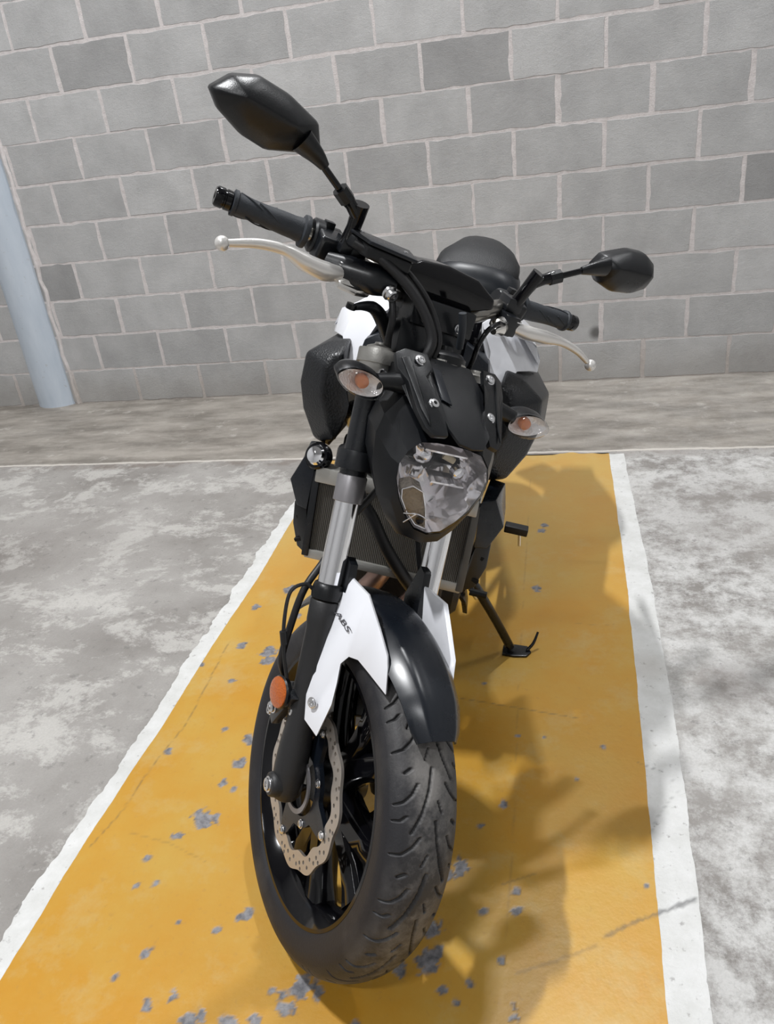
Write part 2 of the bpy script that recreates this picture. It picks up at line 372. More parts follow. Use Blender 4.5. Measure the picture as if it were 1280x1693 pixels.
# block wall
def build_wall():
    verts, faces, mi, tone = [], [], [], []
    def quad(a, m_, t): faces.append(a); mi.append(m_); tone.append(t)
    n0 = 0
    xl, xr = X0, X1
    # mortar body
    yb, yt = .0010, .19
    vv = [(xl,yb,0),(xr,yb,0),(xr,yb,CEIL),(xl,yb,CEIL),(xl,yt,0),(xr,yt,0),(xr,yt,CEIL),(xl,yt,CEIL)]
    verts += vv
    for f in ((0,1,2,3),(5,4,7,6),(4,0,3,7),(1,5,6,2),(3,2,6,7),(4,5,1,0)): quad(f, 1, 1.)
    special = {(8,-3):.76,(9,-12):.80,(9,-10):1.0,(10,-11):.84,(10,-13):.98,(5,4):.74,(4,-15):.72,(6,-5):.86,(8,-5):.93,(2,-11):.92,(2,-13):.90,(9,-14):.97,(10,-9):.9}
    nrow = int(CEIL/.2)
    for k in range(1, nrow+1):
        odd = k % 2
        ust = -28 if odd else -29
        dzr = rng.normal(0, .0012)
        for u in range(ust, 18, 2):
            x0 = u*.2+.0078+rng.normal(0,.0022); x1 = u*.2+.4-.0078+rng.normal(0,.0022)
            z0 = (k-1)*.2+.0048+dzr; z1 = k*.2-.0048+dzr
            x0 = max(x0, xl+.001); x1 = min(x1, xr-.001)
            if x1-x0 < .03: continue
            NX, NZ = 9, 5
            ring = [(x0+(x1-x0)*i/NX, z0) for i in range(NX)] + [(x1, z0+(z1-z0)*i/NZ) for i in range(NZ)] + \
                   [(x1-(x1-x0)*i/NX, z1) for i in range(NX)] + [(x0, z1-(z1-z0)*i/NZ) for i in range(NZ)]
            R_ = np.array(ring) + rng.normal(0, .0019, (len(ring), 2)); n = len(ring)
            cc = np.array([(x0+x1)/2, (z0+z1)/2]); yo = rng.normal(0, .0006)
            i0 = len(verts)
            ins = R_ + np.sign(cc-R_)*np.minimum(.0022, np.abs(cc-R_))
            verts.extend((p[0], .004, p[1]) for p in R_); verts.extend((p[0], -.0005+yo, p[1]) for p in ins)
            t = special.get((k, u), None)
            if t is None: t = float(np.clip(rng.normal(1.0, .055), .86, 1.12))
            for i in range(n):
                j = (i+1) % n; quad((i0+i, i0+j, i0+n+j, i0+n+i), 0, t)
            quad(tuple(i0+n+i for i in range(n)), 0, t)
    o = from_np('wall_back', verts, faces, ['block', 'mortar'])
    me = o.data; me.polygons.foreach_set('material_index', mi)
    a = me.attributes.new('tone', 'FLOAT_COLOR', 'FACE')
    arr = np.ones((len(tone), 4), np.float32); arr[:, :3] = np.array(tone)[:, None]
    hue = rng.normal(0, .008, len(tone)); 
    a.data.foreach_set('color', arr.ravel())
    o['kind'] = 'structure'
build_wall()

# painted bay: geometry of the paint film with ragged edges
def densify(a, b_, n): return [(a[0]+(b_[0]-a[0])*i/n, a[1]+(b_[1]-a[1])*i/n) for i in range(n)]
def seg_dist(P, a, b_):
    a = np.array(a); b_ = np.array(b_); d = b_-a; t = np.clip(((P-a)@d)/(d@d), 0, 1)
    return np.linalg.norm(P-(a+t[:, None]*d), axis=1), t
def vnoise(P, scale, seed):
    """cheap smooth value noise"""
    r = np.random.default_rng(seed); G = r.random((64, 64)); q = P*scale; i = np.floor(q).astype(int); f = q-i; f = f*f*(3-2*f)
    g = lambda a, c: G[a % 64, c % 64]
    return (g(i[:,0],i[:,1])*(1-f[:,0])+g(i[:,0]+1,i[:,1])*f[:,0])*(1-f[:,1]) + (g(i[:,0],i[:,1]+1)*(1-f[:,0])+g(i[:,0]+1,i[:,1]+1)*f[:,0])*f[:,1]
CH = [(-0.933,-2.723,.012),(-0.728,-2.814,.008),(-0.743,-2.737,.013),(-0.743,-2.664,.016),(-0.755,-2.8,.009),(-0.757,-2.901,.020),(-0.778,-2.892,.014),(-0.735,-2.895,.014),
 (-0.796,-2.947,.011),(-0.838,-3.009,.006),(-0.832,-3.071,.006),(-0.793,-3.063,.005),(-0.59,-3.107,.012),(-0.585,-3.095,.007),(-0.711,-3.137,.005),(-0.74,-3.203,.008),(-0.737,-3.193,.005),
 (-0.66,-3.266,.008),(-0.614,-3.298,.016),(-0.60,-3.292,.010),(-0.505,-3.288,.012),(-0.44,-3.222,.020),(-0.415,-3.226,.012),(-0.471,-3.25,.014),(-0.456,-3.263,.012),(-0.494,-3.238,.007),
 (-0.203,-2.962,.016),(-0.225,-2.971,.016),(-0.19,-2.955,.012),(-0.241,-3.092,.020),(-0.236,-3.153,.017),(-0.23,-3.136,.016),(-0.28,-3.175,.010),(-0.161,-3.182,.007),(-0.203,-3.197,.008),
 (-0.178,-3.217,.008),(-0.093,-3.002,.008),(-0.093,-3.045,.009),(-0.089,-3.205,.012),(-0.085,-3.225,.009),(-0.112,-3.137,.006),(-0.988,-2.389,.006),(-0.811,-2.32,.022),(-0.80,-2.36,.018),
 (-0.902,-2.297,.012),(0.139,-2.964,.004),(-.87,-2.45,.008),(-.70,-2.60,.016),(-.68,-2.57,.012),(-.82,-2.63,.007),(-.66,-2.76,.008),(-.93,-2.1,.015),(-.85,-2.0,.02),(-.78,-2.15,.012),
 (-.63,-3.14,.006),(-.78,-3.25,.006),(-.70,-3.29,.01),(-.55,-3.30,.012),(-.34,-3.28,.012),(-.30,-3.32,.014),(-.15,-3.05,.006),(-.05,-2.6,.004),(.08,-2.62,.006),(-.11,-2.60,.007),(-.08,-1.98,.016),(-.07,-1.62,.014),(-.06,-1.58,.012),
 (-.20,-2.42,.004),(0.02,-2.72,.004),(-.13,-2.80,.006),(-.17,-2.86,.007)]
SCR = [([(-0.979,-2.993),(-0.957,-2.904),(-0.951,-2.77),(-0.928,-2.615),(-0.948,-2.276)], .0022, .8), ([(-0.253,-2.48),(-0.107,-2.507),(0.026,-2.531)], .002, .8),
 ([(-0.086,-3.155),(-0.022,-3.126),(0.043,-3.092)], .004, .5), ([(0.059,-3.073),(0.112,-3.039),(0.16,-3.014),(0.219,-2.983)], .0045, .95),
 ([(0.15,-2.662),(0.191,-2.681),(0.229,-2.715)], .0015, .7), ([(0.156,-2.849),(0.179,-2.795),(0.224,-2.731)], .0018, .45), ([(-0.909,-2.952),(-0.81,-2.968),(-0.713,-3.003)], .002, .4),
 ([(-.11,-3.4),(-.105,-2.9),(-.115,-2.4),(-.12,-1.2)], .0012, .35), ([(-.12,-2.99),(-.09,-2.975),(-.06,-2.96)], .002, .6), ([(.02,-2.15),(.10,-2.16),(.14,-2.15)], .0014, .4)]
def paint(name, xa, xb, ya, yb, step, mat, z, rag, seed, hard=(0,0)):
    """strip between curves xa(y) and xb(y); rag: (left, right) edge raggedness"""
    ny = int((yb-ya)/step); ys = np.linspace(ya, yb, ny+1)
    L = np.array([xa(y) for y in ys]); Rr = np.array([xb(y) for y in ys])
    yy = np.stack([ys, ys*0+seed], 1)
    def jag(k): 
        return (vnoise(yy, 13, seed+k)-.5)*.7 + (vnoise(yy, 47, seed+k+1)-.5)*.28 + (vnoise(yy, 130, seed+k+3)-.5)*.2 + np.maximum(0, vnoise(yy, 9, seed+k+2)-.62)*1.6
    L = L + jag(0)*rag[0]; Rr = Rr - jag(5)*rag[1]
    nx = max(3, int(np.mean(Rr-L)/step)); t = np.linspace(0, 1, nx+1)
    Xg = L[:, None] + (Rr-L)[:, None]*t[None]; Yg = np.repeat(ys[:, None], nx+1, 1)
    P = np.stack([Xg.ravel(), Yg.ravel()], 1)
    if rag[0]+rag[1] >= 0:
        e = Yg.ravel() > yb-1e-6
        P[e, 1] += (vnoise(np.stack([P[e,0], P[e,0]*0], 1), 25, seed)-.5)*.03
    verts = np.concatenate([P, np.full((len(P), 1), z)], 1)
    idx = np.arange(len(P)).reshape(ny+1, nx+1)
    F = np.stack([idx[:-1,:-1], idx[:-1,1:], idx[1:,1:], idx[1:,:-1]], -1).reshape(-1, 4)
    o = from_np(name, verts.tolist(), F.tolist(), [mat])
    chip = np.zeros(len(P)); scr = np.zeros(len(P))
    wob = (vnoise(P, 60, seed+11)-.5)*.011 + (vnoise(P, 140, seed+12)-.5)*.010 + (vnoise(P, 25, seed+13)-.5)*.006
    for cx, cy, r in CH:
        d = np.hypot(P[:,0]-cx, (P[:,1]-cy)*.9)
        chip = np.maximum(chip, np.clip(.5-(d+wob*min(1.3, r/.010)-r)/.003, 0, 1))
    for pl, wd_, k in SCR:
        for a, b_ in zip(pl[:-1], pl[1:]):
            d, tt = seg_dist(P, a, b_); scr = np.maximum(scr, k*np.clip(1.3-(d+(vnoise(P, 200, 3)-.4)*wd_*1.2)/wd_, 0, 1))
    for nm, ar in (('chip', chip), ('scratch', scr)):
        at = o.data.attributes.new(nm, 'FLOAT', 'POINT'); at.data.foreach_set('value', ar.astype(np.float32))
    o['kind'] = 'structure'; return o
xli = lambda y: -.990 + .003*sin(y*9) + .004*sin(y*3+1)
xlo = lambda y: -1.040
xri = lambda y: float(np.interp(y, [-3.4,-3.2,-2.545,-1.892,-.96], [.140,.147,.167,.183,.187]))
xro = lambda y: float(np.interp(y, [-3.4,-3.197,-2.615,-1.891,-.96], [.208,.214,.242,.252,.243]))
paint('floor_marking_yellow', xli, xri, -3.75, -.955, .0045, 'yellow', .0016, (.003,.003), 1)
paint('floor_marking_white', xlo, lambda y: xli(y)+.004, -3.75, -1.1, .006, 'whitepaint', .0012, (.022,.0), 20)
paint('floor_marking_white', lambda y: xri(y)-.004, xro, -3.75, -.965, .006, 'whitepaint', .0012, (0,.006), 40)

# round painted column against the wall
bm = B(); lathe(bm, (-2.965,.085,0), (0,0,1), [(0,.150),(.02,.148),(1.345,.148)], 64); col = finish('column', bm, 'bluecol'); col['kind'] = 'structure'
bm = B(); lathe(bm, (-2.965,.085,1.345), (0,0,1), [(0,.146),(CEIL-1.345,.146)], 64); finish('column_top', bm, 'barecol', col)
bm = B()
pth = [(-2.965+.150, .002, .0)] + [(-2.965+.142+rng.normal(0,.004), .002, .06*i) for i in range(1, 103)]
tube(bm, pth, [.010+abs(rng.normal(0,.003)) for _ in pth], 8, 1); finish('column_mortar_bead', bm, 'mortar', col)

# unseen lamp housings above the frame; right and left ones hold added fill lamps
for i, (x, y, hl, ax, pw) in enumerate(LAMPS):
    bm = B(); h = (hl, .07, .05) if ax == 'x' else (.07, hl, .05); box(bm, (x, y, CEIL-.06), h)
    o = finish('ceiling_light', bm, 'lampmetal', bevel=.004)
    o['category'] = 'ceiling light'; o['group'] = 'ceiling lights out of frame'
    o['label'] = 'unseen pale metal batten lamp housing fixed under the ceiling above the frame'

# ================================================================== motorcycle
bike = empty('motorcycle', (-0.4881, -3.0384, 0), (-LEAN, 0, HEAD-pi/2))
bike['category'] = 'motorcycle'
bike['label'] = 'black and white naked motorcycle leaning on its side stand in the yellow parking bay'
def part(name, bm, mat, parent=None, st=False, **k): return finish(name, bm, mat, parent or bike, st, **k)

# ---------- wheels
def tyre_mesh(name, cx, cz, R0, hw, NT, tread, st, parent):
    prof = []  # (y, r, tread)
    h = hw
    key = [(-h*.80,R0-.078),(-h*.93,R0-.066),(-h*1.0,R0-.046),(-h*.985,R0-.034),(-h*.93,R0-.0255),(-h*.80,R0-.0150),(-h*.6,R0-.0075),(-h*.35,R0-.0022),(0,R0)]
    key = key + [(-a, b_) for a, b_ in key[-2::-1]]
    kp = np.array(key); s = np.r_[0, np.cumsum(np.hypot(*np.diff(kp, axis=0).T))]; s /= s[-1]
    NS = int(NT/24) if tread else 28
    ss = np.linspace(0, 1, NS); P = catmull([(a, b_, 0) for a, b_ in key], 8); pa = np.array([(p.x, p.y) for p in P])
    sp_ = np.r_[0, np.cumsum(np.hypot(*np.diff(pa, axis=0).T))]; sp_ /= sp_[-1]
    yy = np.interp(ss, sp_, pa[:,0]); rr = np.interp(ss, sp_, pa[:,1])
    th = np.linspace(0, 2*pi, NT, endpoint=False)
    T, Yv = np.meshgrid(th, yy, indexing='ij'); Rv = np.repeat(rr[None], NT, 0)
    G = np.zeros_like(T)
    if tread:
        N = 13; pitch = 2*pi*R0/N
        segs = [([(0,.003),(.030,.0085),(.062,.019),(.088,.032)], .0019), ([(.022,.026),(.036,.033),(.046,.043),(.050,.0525)], .0016),
                ([(.066,.040),(.072,.046),(.073,.053)], .0016), ([(.094,.020),(.108,.030),(.118,.041),(.121,.0525)], .0016), ([(.001,.034),(.006,.041)], .0022), ([(.118,.006),(.134,.013)], .0012)]
        for side in (-1, 1):
            sv = ((-T*R0) % pitch) if side < 0 else ((-T*R0+pitch*.5) % pitch)
            yv = Yv*side
            Q = np.stack([sv.ravel(), yv.ravel()], 1)
            for pl, wdt in segs:
                for k in range(len(pl)-1):
                    for sh in (0, pitch, -pitch):
                        d, t = seg_dist(Q, (pl[k][0]+sh, pl[k][1]*hw/.06), (pl[k+1][0]+sh, pl[k+1][1]*hw/.06))
                        G = np.maximum(G, (np.clip(1.5-d/wdt, 0, 1).reshape(T.shape))*(Rv > R0-.030))
    Rv = Rv - G*.0045
    Xc = cx + Rv*np.cos(T); Zc = cz + Rv*np.sin(T)
    vs = np.stack([Xc, Yv, Zc], -1).reshape(-1, 3)
    if st:
        Mx = np.array(SM); a0 = np.array(AX0); vs = (vs-a0)@Mx.T + a0
    idx = np.arange(NT*NS).reshape(NT, NS); nx = np.roll(idx, -1, 0)
    F = np.stack([idx[:,:-1], nx[:,:-1], nx[:,1:], idx[:,1:]], -1).reshape(-1, 4)
    o = from_np(name, vs.tolist(), F.tolist(), ['tyre'], parent)
    o.data.polygons.foreach_set('use_smooth', [True]*len(F))
    tr = np.interp(Rv+G*.0045, [R0-.030, R0-.018, R0-.010, R0-.004, R0], [0, .22, .30, .85, 1])
    for nm, ar in (('groove', G), ('tread', tr)):
        at = o.data.attributes.new(nm, 'FLOAT', 'POINT'); at.data.foreach_set('value', ar.ravel().astype(np.float32))
    return o
def ylathe(bm, c, prof, seg=96, closed=True):
    rings = [[Vector((c[0]+r*cos(2*pi*k/seg), c[1]+y, c[2]+r*sin(2*pi*k/seg))) for k in range(seg)] for y, r in prof]
    if closed: rings = rings + [rings[0]]
    loft(bm, rings, (False, False)); return bm
def ring_plate(bm, c, y0, y1, outer, inner, holes=()):
    """flat plate in xz plane between two closed polylines (functions of angle) with holes"""
    vs = []
    def loop(pts): 
        v = [bm.verts.new((c[0]+x, y0, c[2]+z)) for x, z in pts]; es = [bm.edges.new((v[i], v[(i+1) % len(v)])) for i in range(len(v))]; return es
    es = loop(outer)+loop(inner)
    for h in holes: es += loop(h)
    r = bmesh.ops.triangle_fill(bm, use_beauty=True, use_dissolve=False, edges=es)
    faces = [g for g in r['geom'] if isinstance(g, bmesh.types.BMFace)]
    e = bmesh.ops.extrude_face_region(bm, geom=faces)
    for v in [g for g in e['geom'] if isinstance(g, bmesh.types.BMVert)]: v.co.y += y1-y0
    return bm
def polar(n, f): return [(f(2*pi*k/n)*cos(2*pi*k/n), f(2*pi*k/n)*sin(2*pi*k/n)) for k in range(n)]
def wheel(cx, cz, R0, hw, st, nspoke, name, NT):
    rw = hw*.86; rf = R0-.074
    bm = B(); c = (cx, 0, cz)
    prof = [(-rw,rf),(-rw,rf-.006),(-rw+.006,rf-.012),(-rw*.55,rf-.024),(-rw*.2,rf-.034),(rw*.2,rf-.034),(rw*.55,rf-.024),(rw-.006,rf-.012),(rw,rf-.006),(rw,rf),(rw-.006,rf),(rw-.010,rf-.005),(rw*.5,rf-.016),(-rw*.5,rf-.016),(-rw+.010,rf-.005),(-rw+.006,rf)]
    ylathe(bm, c, prof, 120)
    w = part(name, bm, 'gloss', None, st, ang=30)
    tyre_mesh('tire', cx, cz, R0, hw, NT, True, st, w)
    bm = B(); ylathe(bm, c, [(-.045,.0001),(-.045,.030),(-.030,.036),(-.012,.046),(.012,.046),(.030,.036),(.045,.030),(.045,.0001)], 48, closed=False); part('hub', bm, 'satin', w, st)
    for k in range(nspoke):
        pair = k//2; a = 2*pi*pair/(nspoke/2) + (-.10 if k % 2 == 0 else .10); a2 = a + (-.17 if k % 2 == 0 else .17)
        bm = B(); rings = []
        for t in np.linspace(0, 1, 7):
            r = .040+(rf-.030-.040)*t; an = a+(a2-a)*t**1.2; wy = .026-.008*t + .006*t**4; wt = .024-.004*t+.010*t**5
            dr = Vector((cos(an), 0, sin(an))); tn = Vector((-sin(an), 0, cos(an))); p = Vector(c)+dr*r
            rings.append([p+tn*wt*u+Vector((0,1,0))*wy*v_ for u, v_ in ((-1,-.5),(-.6,-1),(.6,-1),(1,-.5),(1,.5),(.6,1),(-.6,1),(-1,.5))])
        loft(bm, rings); part('spoke', bm, 'gloss', w, st, ang=50)
    bm = B(); a = 1.1; tube(bm, [(cx+(rf-.03)*cos(a),0,cz+(rf-.03)*sin(a)), (cx+(rf-.07)*cos(a),-.01,cz+(rf-.07)*sin(a))], .004, 10, 1); part('valve_stem', bm, 'hose', w, st)
    return w
wf = wheel(0, .3, .300, .060, True, 10, 'front_wheel', 2500)
wr = wheel(-1.40, .315, .318, .088, False, 10, 'rear_wheel', 620)

def disc(cx, cz, y, R, st, side, ri):
    ro = lambda t: R-.0022 + .0030*cos(12*t)
    rin = lambda t: ri + .0040*cos(12*t+.3)
    holes = []
    for k in range(12):
        for (dr, da) in ((.40,.00),(.66,.10),(.32,.20),(.58,.30),(.74,.42),(.45,.40)):
            r = ri+(R-ri)*dr; a = 2*pi*k/12 + da - .1; hx, hz = r*cos(a), r*sin(a)
            holes.append([(hx+  .0034*cos(-2*pi*q/8), hz+.0034*sin(-2*pi*q/8)) for q in range(8)])
    bm = B(); ring_plate(bm, (cx,0,cz), y-.0025, y+.0025, polar(240, ro), polar(120, rin), holes)
    d = part('brake_disc', bm, 'steel', None, st, ang=25)
    star = lambda t: (.070 + (ri+.006-.070)*max(0, cos(4*t-.4))**2.2)
    bm = B(); ring_plate(bm, (cx,0,cz), y-.004, y+.004, polar(160, star), polar(48, lambda t: .052), [])
    part('disc_carrier', bm, 'bluegrey', d, st, bevel=0, ang=25)
    for k in range(8):
        a = (.4+2*pi*k)/4 if k < 4 else (.4+pi+2*pi*k)/4
        r = ri-.001 if k < 4 else .064
        bm = B(); hexbolt(bm, (cx+r*cos(a), y+side*.004, cz+r*sin(a)), (0, side, 0), .0062, .004); part('bolt', bm, 'bolt', d, st)
    return d
for s in (-1, 1): disc(0, .3, s*.063, .141, True, s, .110)
disc(-1.40, .315, -.075, .122, False, -1, .098)
bm = B(); ylathe(bm, (0,0,.3), [(-.0735,.048),(-.0765,.048),(-.0765,.040),(-.0735,.040)], 60); part('abs_sensor_ring', bm, 'collar', None, True)

# ---------- fork
FY = {-1: -.094, 1: .094}
def fp(s, z, dx=0, dy=0): return Vector((-.462*(z-.3)+dx, FY[s]+dy, z))
for s in (-1, 1):
    bm = B(); a, b_ = fp(s, .285), fp(s, .598); L = (b_-a).length; d = (b_-a)
    lathe(bm, a, d, [(-.012,.010),(-.006,.020),(.01,.0265),(.05,.0280),(.09,.0265),(.12,.0235),(L-.06,.0235),(L-.045,.0255),(L-.012,.0260),(L-.010,.0245)], 36)
    sl = part('fork_slider', bm, 'slider', None, True)
    bm = B(); lathe(bm, (0, FY[s]+s*.033, .3), (0,-s,0), [(0,.017),(.002,.0195),(.008,.021),(.05,.024)], 28); part('axle_boss', bm, 'slider', sl, True)
    bm = B(); hexbolt(bm, (0, FY[s]+s*.033, .3), (0,s,0), .0105, .006); part('axle_nut', bm, 'bolt', sl, True)
    bm = B(); lathe(bm, fp(s,.592), d, [(0,.0265),(.010,.0275),(.018,.0265),(.024,.0245),(.026,.0215)], 36); part('dust_seal', bm, 'plastic', sl, True)
    # caliper bracket lug
    bm = B(); box(bm, fp(s,.40,-.038), (.020,.010,.030), (1,0,-.45), (.45,0,1)); part('caliper_lug', bm, 'matte', sl, True, bevel=.003)
    bm = B(); lathe(bm, fp(s,.60), d, [(0,.0205),(.25,.0205)], 40); ft = part('fork_tube', bm, 'chrome', None, True)
    bm = B(); l0 = fp(s,.738); lathe(bm, l0, d, [(0,.0225),(.001,.0240),(.042,.0245),(.044,.0235)], 36); part('fork_collar', bm, 'collar', ft, True)
    bm = B(); lathe(bm, fp(s,.776), d, [(0,.0222),(.205,.0228)], 36); part('outer_tube', bm, 'satin', ft, True)
    bm = B(); lathe(bm, fp(s,.955), d, [(0,.0215),(.012,.0215),(.014,.018),(.017,.010),(.020,.009),(.020,.004),(.016,.004)], 24); part('fork_cap', bm, 'cast', ft, True)
    # mud guard plate on the inside of the fork
    pl = [fp(s,z,dx,-s*.016) for z, dx in ((.662,.030),(.664,.012),(.640,.0),(.600,-.022),(.570,-.022),(.52,.0),(.52,.028),(.590,.036))]
    bm = B(); slab(bm, pl, (0, -s*.014, 0)); part('fork_guard', bm, 'satin', sl, True, bevel=.0015)

# triple clamps
def clamp(z, mat, name, ry):
    bm = B(); n = Vector(AXD); c0 = fp(-1,z); c1 = fp(1,z); mid = (c0+c1)/2 - Vector((.040,0,.018))
    def arc(c, a0, a1, r, n_=9): return [c + (Vector((cos(RAKE),0,sin(RAKE)))*cos(a)+Vector((0,1,0))*sin(a))*r for a in np.linspace(a0, a1, n_)]
    pts = arc(c1, -.5, pi*.95, .033) + arc(mid, pi*.75, pi*1.25, .036, 6) + arc(c0, -pi*.95, .5, .033) + [(c0+c1)/2+Vector((cos(RAKE),0,sin(RAKE)))*.004]
    slab(bm, [p-n*ry for p in pts], n*2*ry); return part(name, bm, mat, None, True, bevel=.003)
tc_ = clamp(.952, 'cast', 'upper_triple_clamp', .011); clamp(.800, 'satin', 'lower_triple_clamp', .015)
# pinch lug with bolt on the right fork, seen beside the turn signal
bm = B(); lathe(bm, fp(-1,.922), AXD, [(0,.0260),(.003,.028),(.036,.028),(.039,.025)], 32); part('clamp_ear', bm, 'cast', tc_, True)
bm = B(); hexbolt(bm, fp(-1,.938,.026,.0), (.9,0,.42), .0085, .006); part('pinch_bolt', bm, 'bolt', tc_, True)
bm = B(); hexbolt(bm, fp(-1,.946,.020,.038), (.75,-.3,.3), .009, .010); part('pinch_bolt', bm, 'bolt', tc_, True)
bm = B(); lathe(bm, (-.285,.012,.962), AXD, [(0,.040),(.001,.041),(.016,.041),(.017,.038)], 40); part('stem_ring', bm, 'cast', tc_, True)
bm = B(); lathe(bm, (-.285,.012,.975), AXD, [(0,.036),(.012,.036),(.020,.028),(.022,.012),(.03,.010)], 32); part('stem_nut', bm, 'plastic', tc_, True)

# ---------- front fender
def fender():
    bm = B(); rings = []
    angs = np.linspace(rad(61), rad(152), 30)
    for i, a in enumerate(angs):
        t = i/(len(angs)-1)
        hwid = np.interp(t, [0,.03,.10,.25,.5,.8,1], [.034,.042,.050,.060,.068,.070,.066])
        Rt = np.interp(t, [0,.1,.4,1], [.334,.341,.340,.342]); 
        drop = np.interp(t, [0,.3,1], [.020,.030,.036])
        ring = []
        for u in np.linspace(-1, 1, 17):
            y = hwid*u; r = Rt - drop*abs(u)**2.6 + .0035*max(0, 1-abs(abs(u)-.55)/.12)
            ring.append(Vector((r*cos(a), y, .3+r*sin(a))))
        inner = [Vector(((p.x)*.988, p.y*.96, .3+(p.z-.3)*.988)) for p in ring[::-1]]
        rings.append(ring+inner)
    loft(bm, rings); return part('front_fender', bm, 'bluegrey', None, True, ang=60)
fend = fender()
def cover(s):
    o2 = [(-0.12, 0.074, 0.647), (-0.058, 0.074, 0.664), (-0.005, 0.067, 0.645), (0.036, 0.062, 0.629), (0.048, 0.06, 0.616), (0.072, 0.059, 0.586), (0.02, 0.068, 0.58), (-0.009, 0.073, 0.576), (-0.026, 0.079, 0.566), (-0.032, 0.083, 0.545), (-0.012, 0.087, 0.523), (0.008, 0.092, 0.496), (0.021, 0.1, 0.439), (-0.021, 0.106, 0.431), (-0.063, 0.104, 0.469), (-0.062, 0.099, 0.497), (-0.099, 0.091, 0.536), (-0.145, 0.082, 0.582), (-0.125, 0.078, 0.615)]
    pts = [Vector((x, s*y, z)) for x, y, z in o2]
    bm = B(); off = Vector((-.006, -s*.006, -.002))
    vs = [bm.verts.new(p) for p in pts]; f = bm.faces.new(vs)
    bmesh.ops.triangulate(bm, faces=[f], ngon_method='BEAUTY')
    e = bmesh.ops.extrude_face_region(bm, geom=list(bm.faces))
    for g in e['geom']:
        if isinstance(g, bmesh.types.BMVert): g.co += off
    return part('fender_side_cover', bm, 'white', None, True, bevel=.0012, ang=50)
covR = cover(-1); covL = cover(1)
for s, cv in ((-1, covR), (1, covL)):
    cv['label'] = 'gloss white fender side cover'
    bm = B(); hexbolt(bm, (-.022, s*.1045, .468), (.45, s, 0), .0078, .005); part('bolt', bm, 'bolt', cv, True)

def text_mesh(txt, size, Mx, mat, parent, st, ext=.0004, shear=0, name='lettering'):
    cu = bpy.data.curves.new(name, 'FONT'); cu.body = txt; cu.size = size; cu.extrude = ext; cu.shear = shear; cu.align_x = 'CENTER'; cu.align_y = 'CENTER'
    o = bpy.data.objects.new(name, cu); C.objects.link(o)
    dg = bpy.context.evaluated_depsgraph_get(); me = bpy.data.meshes.new_from_object(o.evaluated_get(dg)); bpy.data.objects.remove(o); 
    for v in me.vertices:
        p = Mx @ v.co; v.co = S(p) if st else p
    me.materials.clear(); me.materials.append(M[mat]); q = bpy.data.objects.new(name, me); C.objects.link(q); q.parent = parent; return q
def frame_mx(o, x, y, z):
    m = Matrix((x, y, z)).transposed().to_4x4(); m.translation = Vector(o); return m
for s, cv in ((-1, covR), (1, covL)):
    a = Vector((-.112, s*.0850, .590)); b_ = Vector((-.046, s*.0820, .598))
    X_ = (b_-a).normalized(); N_ = Vector((.35, s*.93, .15)); N_ = (N_-X_*N_.dot(X_)).normalized(); Y_ = N_.cross(X_)
    if s > 0: X_ = -X_; Y_ = N_.cross(X_)
    text_mesh('ABS', .017, frame_mx((a+b_)/2+N_*.0020, X_*1.9, Y_*.8, N_), 'decal', cv, True, shear=.35)

# ---------- calipers, reflectors, hoses
for s in (-1, 1):
    y = s*.082
    bm = B(); c = Vector((-.098, y, .395)); dr = Vector((-.72,0,.69)); tn = Vector((-.69,0,-.72))
    pts = [c+dr*a+tn*b_ for a, b_ in ((-.030,-.050),(.012,-.058),(.030,-.040),(.032,.035),(.015,.056),(-.028,.046))]
    slab(bm, [p+Vector((0,-s*.030,0)) for p in pts], (0, s*.060, 0)); cal = part('brake_caliper', bm, 'satin', None, True, bevel=.006, seg=3)
    for k in (-.022, .022):
        bm = B(); lathe(bm, c+tn*k+Vector((0,s*.030,0)), (0,s,0), [(0,.017),(.004,.016),(.006,.012),(.006,.001)], 24); part('piston_cover', bm, 'plastic', cal, True)
    for k in (-.046, .048):
        bm = B(); hexbolt(bm, c+tn*k-dr*.018+Vector((0,s*.030,0)), (0,s,0), .0075, .006); part('bolt', bm, 'bolt', cal, True)
    q = Vector((-.080, s*.137, .430)); n_ = Vector((.12, s, .05))
    bm = B(); lathe(bm, q-n_.normalized()*.012, n_, [(0,.026),(.008,.028),(.011,.026)], 36); rf_ = part('side_reflector_housing', bm, 'plastic', None, True)
    bm = B(); lathe(bm, q-n_.normalized()*.002, n_, [(0,.0262),(.003,.0255),(.0052,.020),(.006,.0001)], 36); rr = part('side_reflector', bm, 'amber', rf_, True); rr['label'] = 'round orange reflector'
    bm = B(); box(bm, (-.072, s*.118, .405), (.010,.008,.045), (1,0,-.3)); part('reflector_bracket', bm, 'satin', rf_, True, bevel=.003)
    bm = B(); hexbolt(bm, (-.088, s*.128, .388), (.2,s,0), .009, .008); part('banjo_bolt', bm, 'bolt', cal, True)
    # brake hose and thin sensor wire
    bm = B(); tube(bm, [(-.112,s*.118,.435),(-.118,s*.135,.47),(-.135,s*.135,.53),(-.160,s*.125,.585),(-.190,s*.095,.63),(-.215,s*.070,.69),(-.22,s*.04,.76)], .0062, 12, 6); part('brake_hose', bm, 'hose', None, True)
    if s < 0:
        bm = B(); tube(bm, [(-.082,-.132,.462),(-.100,-.146,.50),(-.125,-.155,.545),(-.150,-.152,.585),(-.155,-.130,.60),(-.150,-.115,.595)], .0032, 8, 6); part('abs_sensor_wire', bm, 'hose', None, True)
        bm = B(); lathe(bm, (-.106,-.148,.512), (-.3,-.2,.6), [(0,.006),(.022,.006)], 10); part('wire_clip', bm, 'hose', None, True)
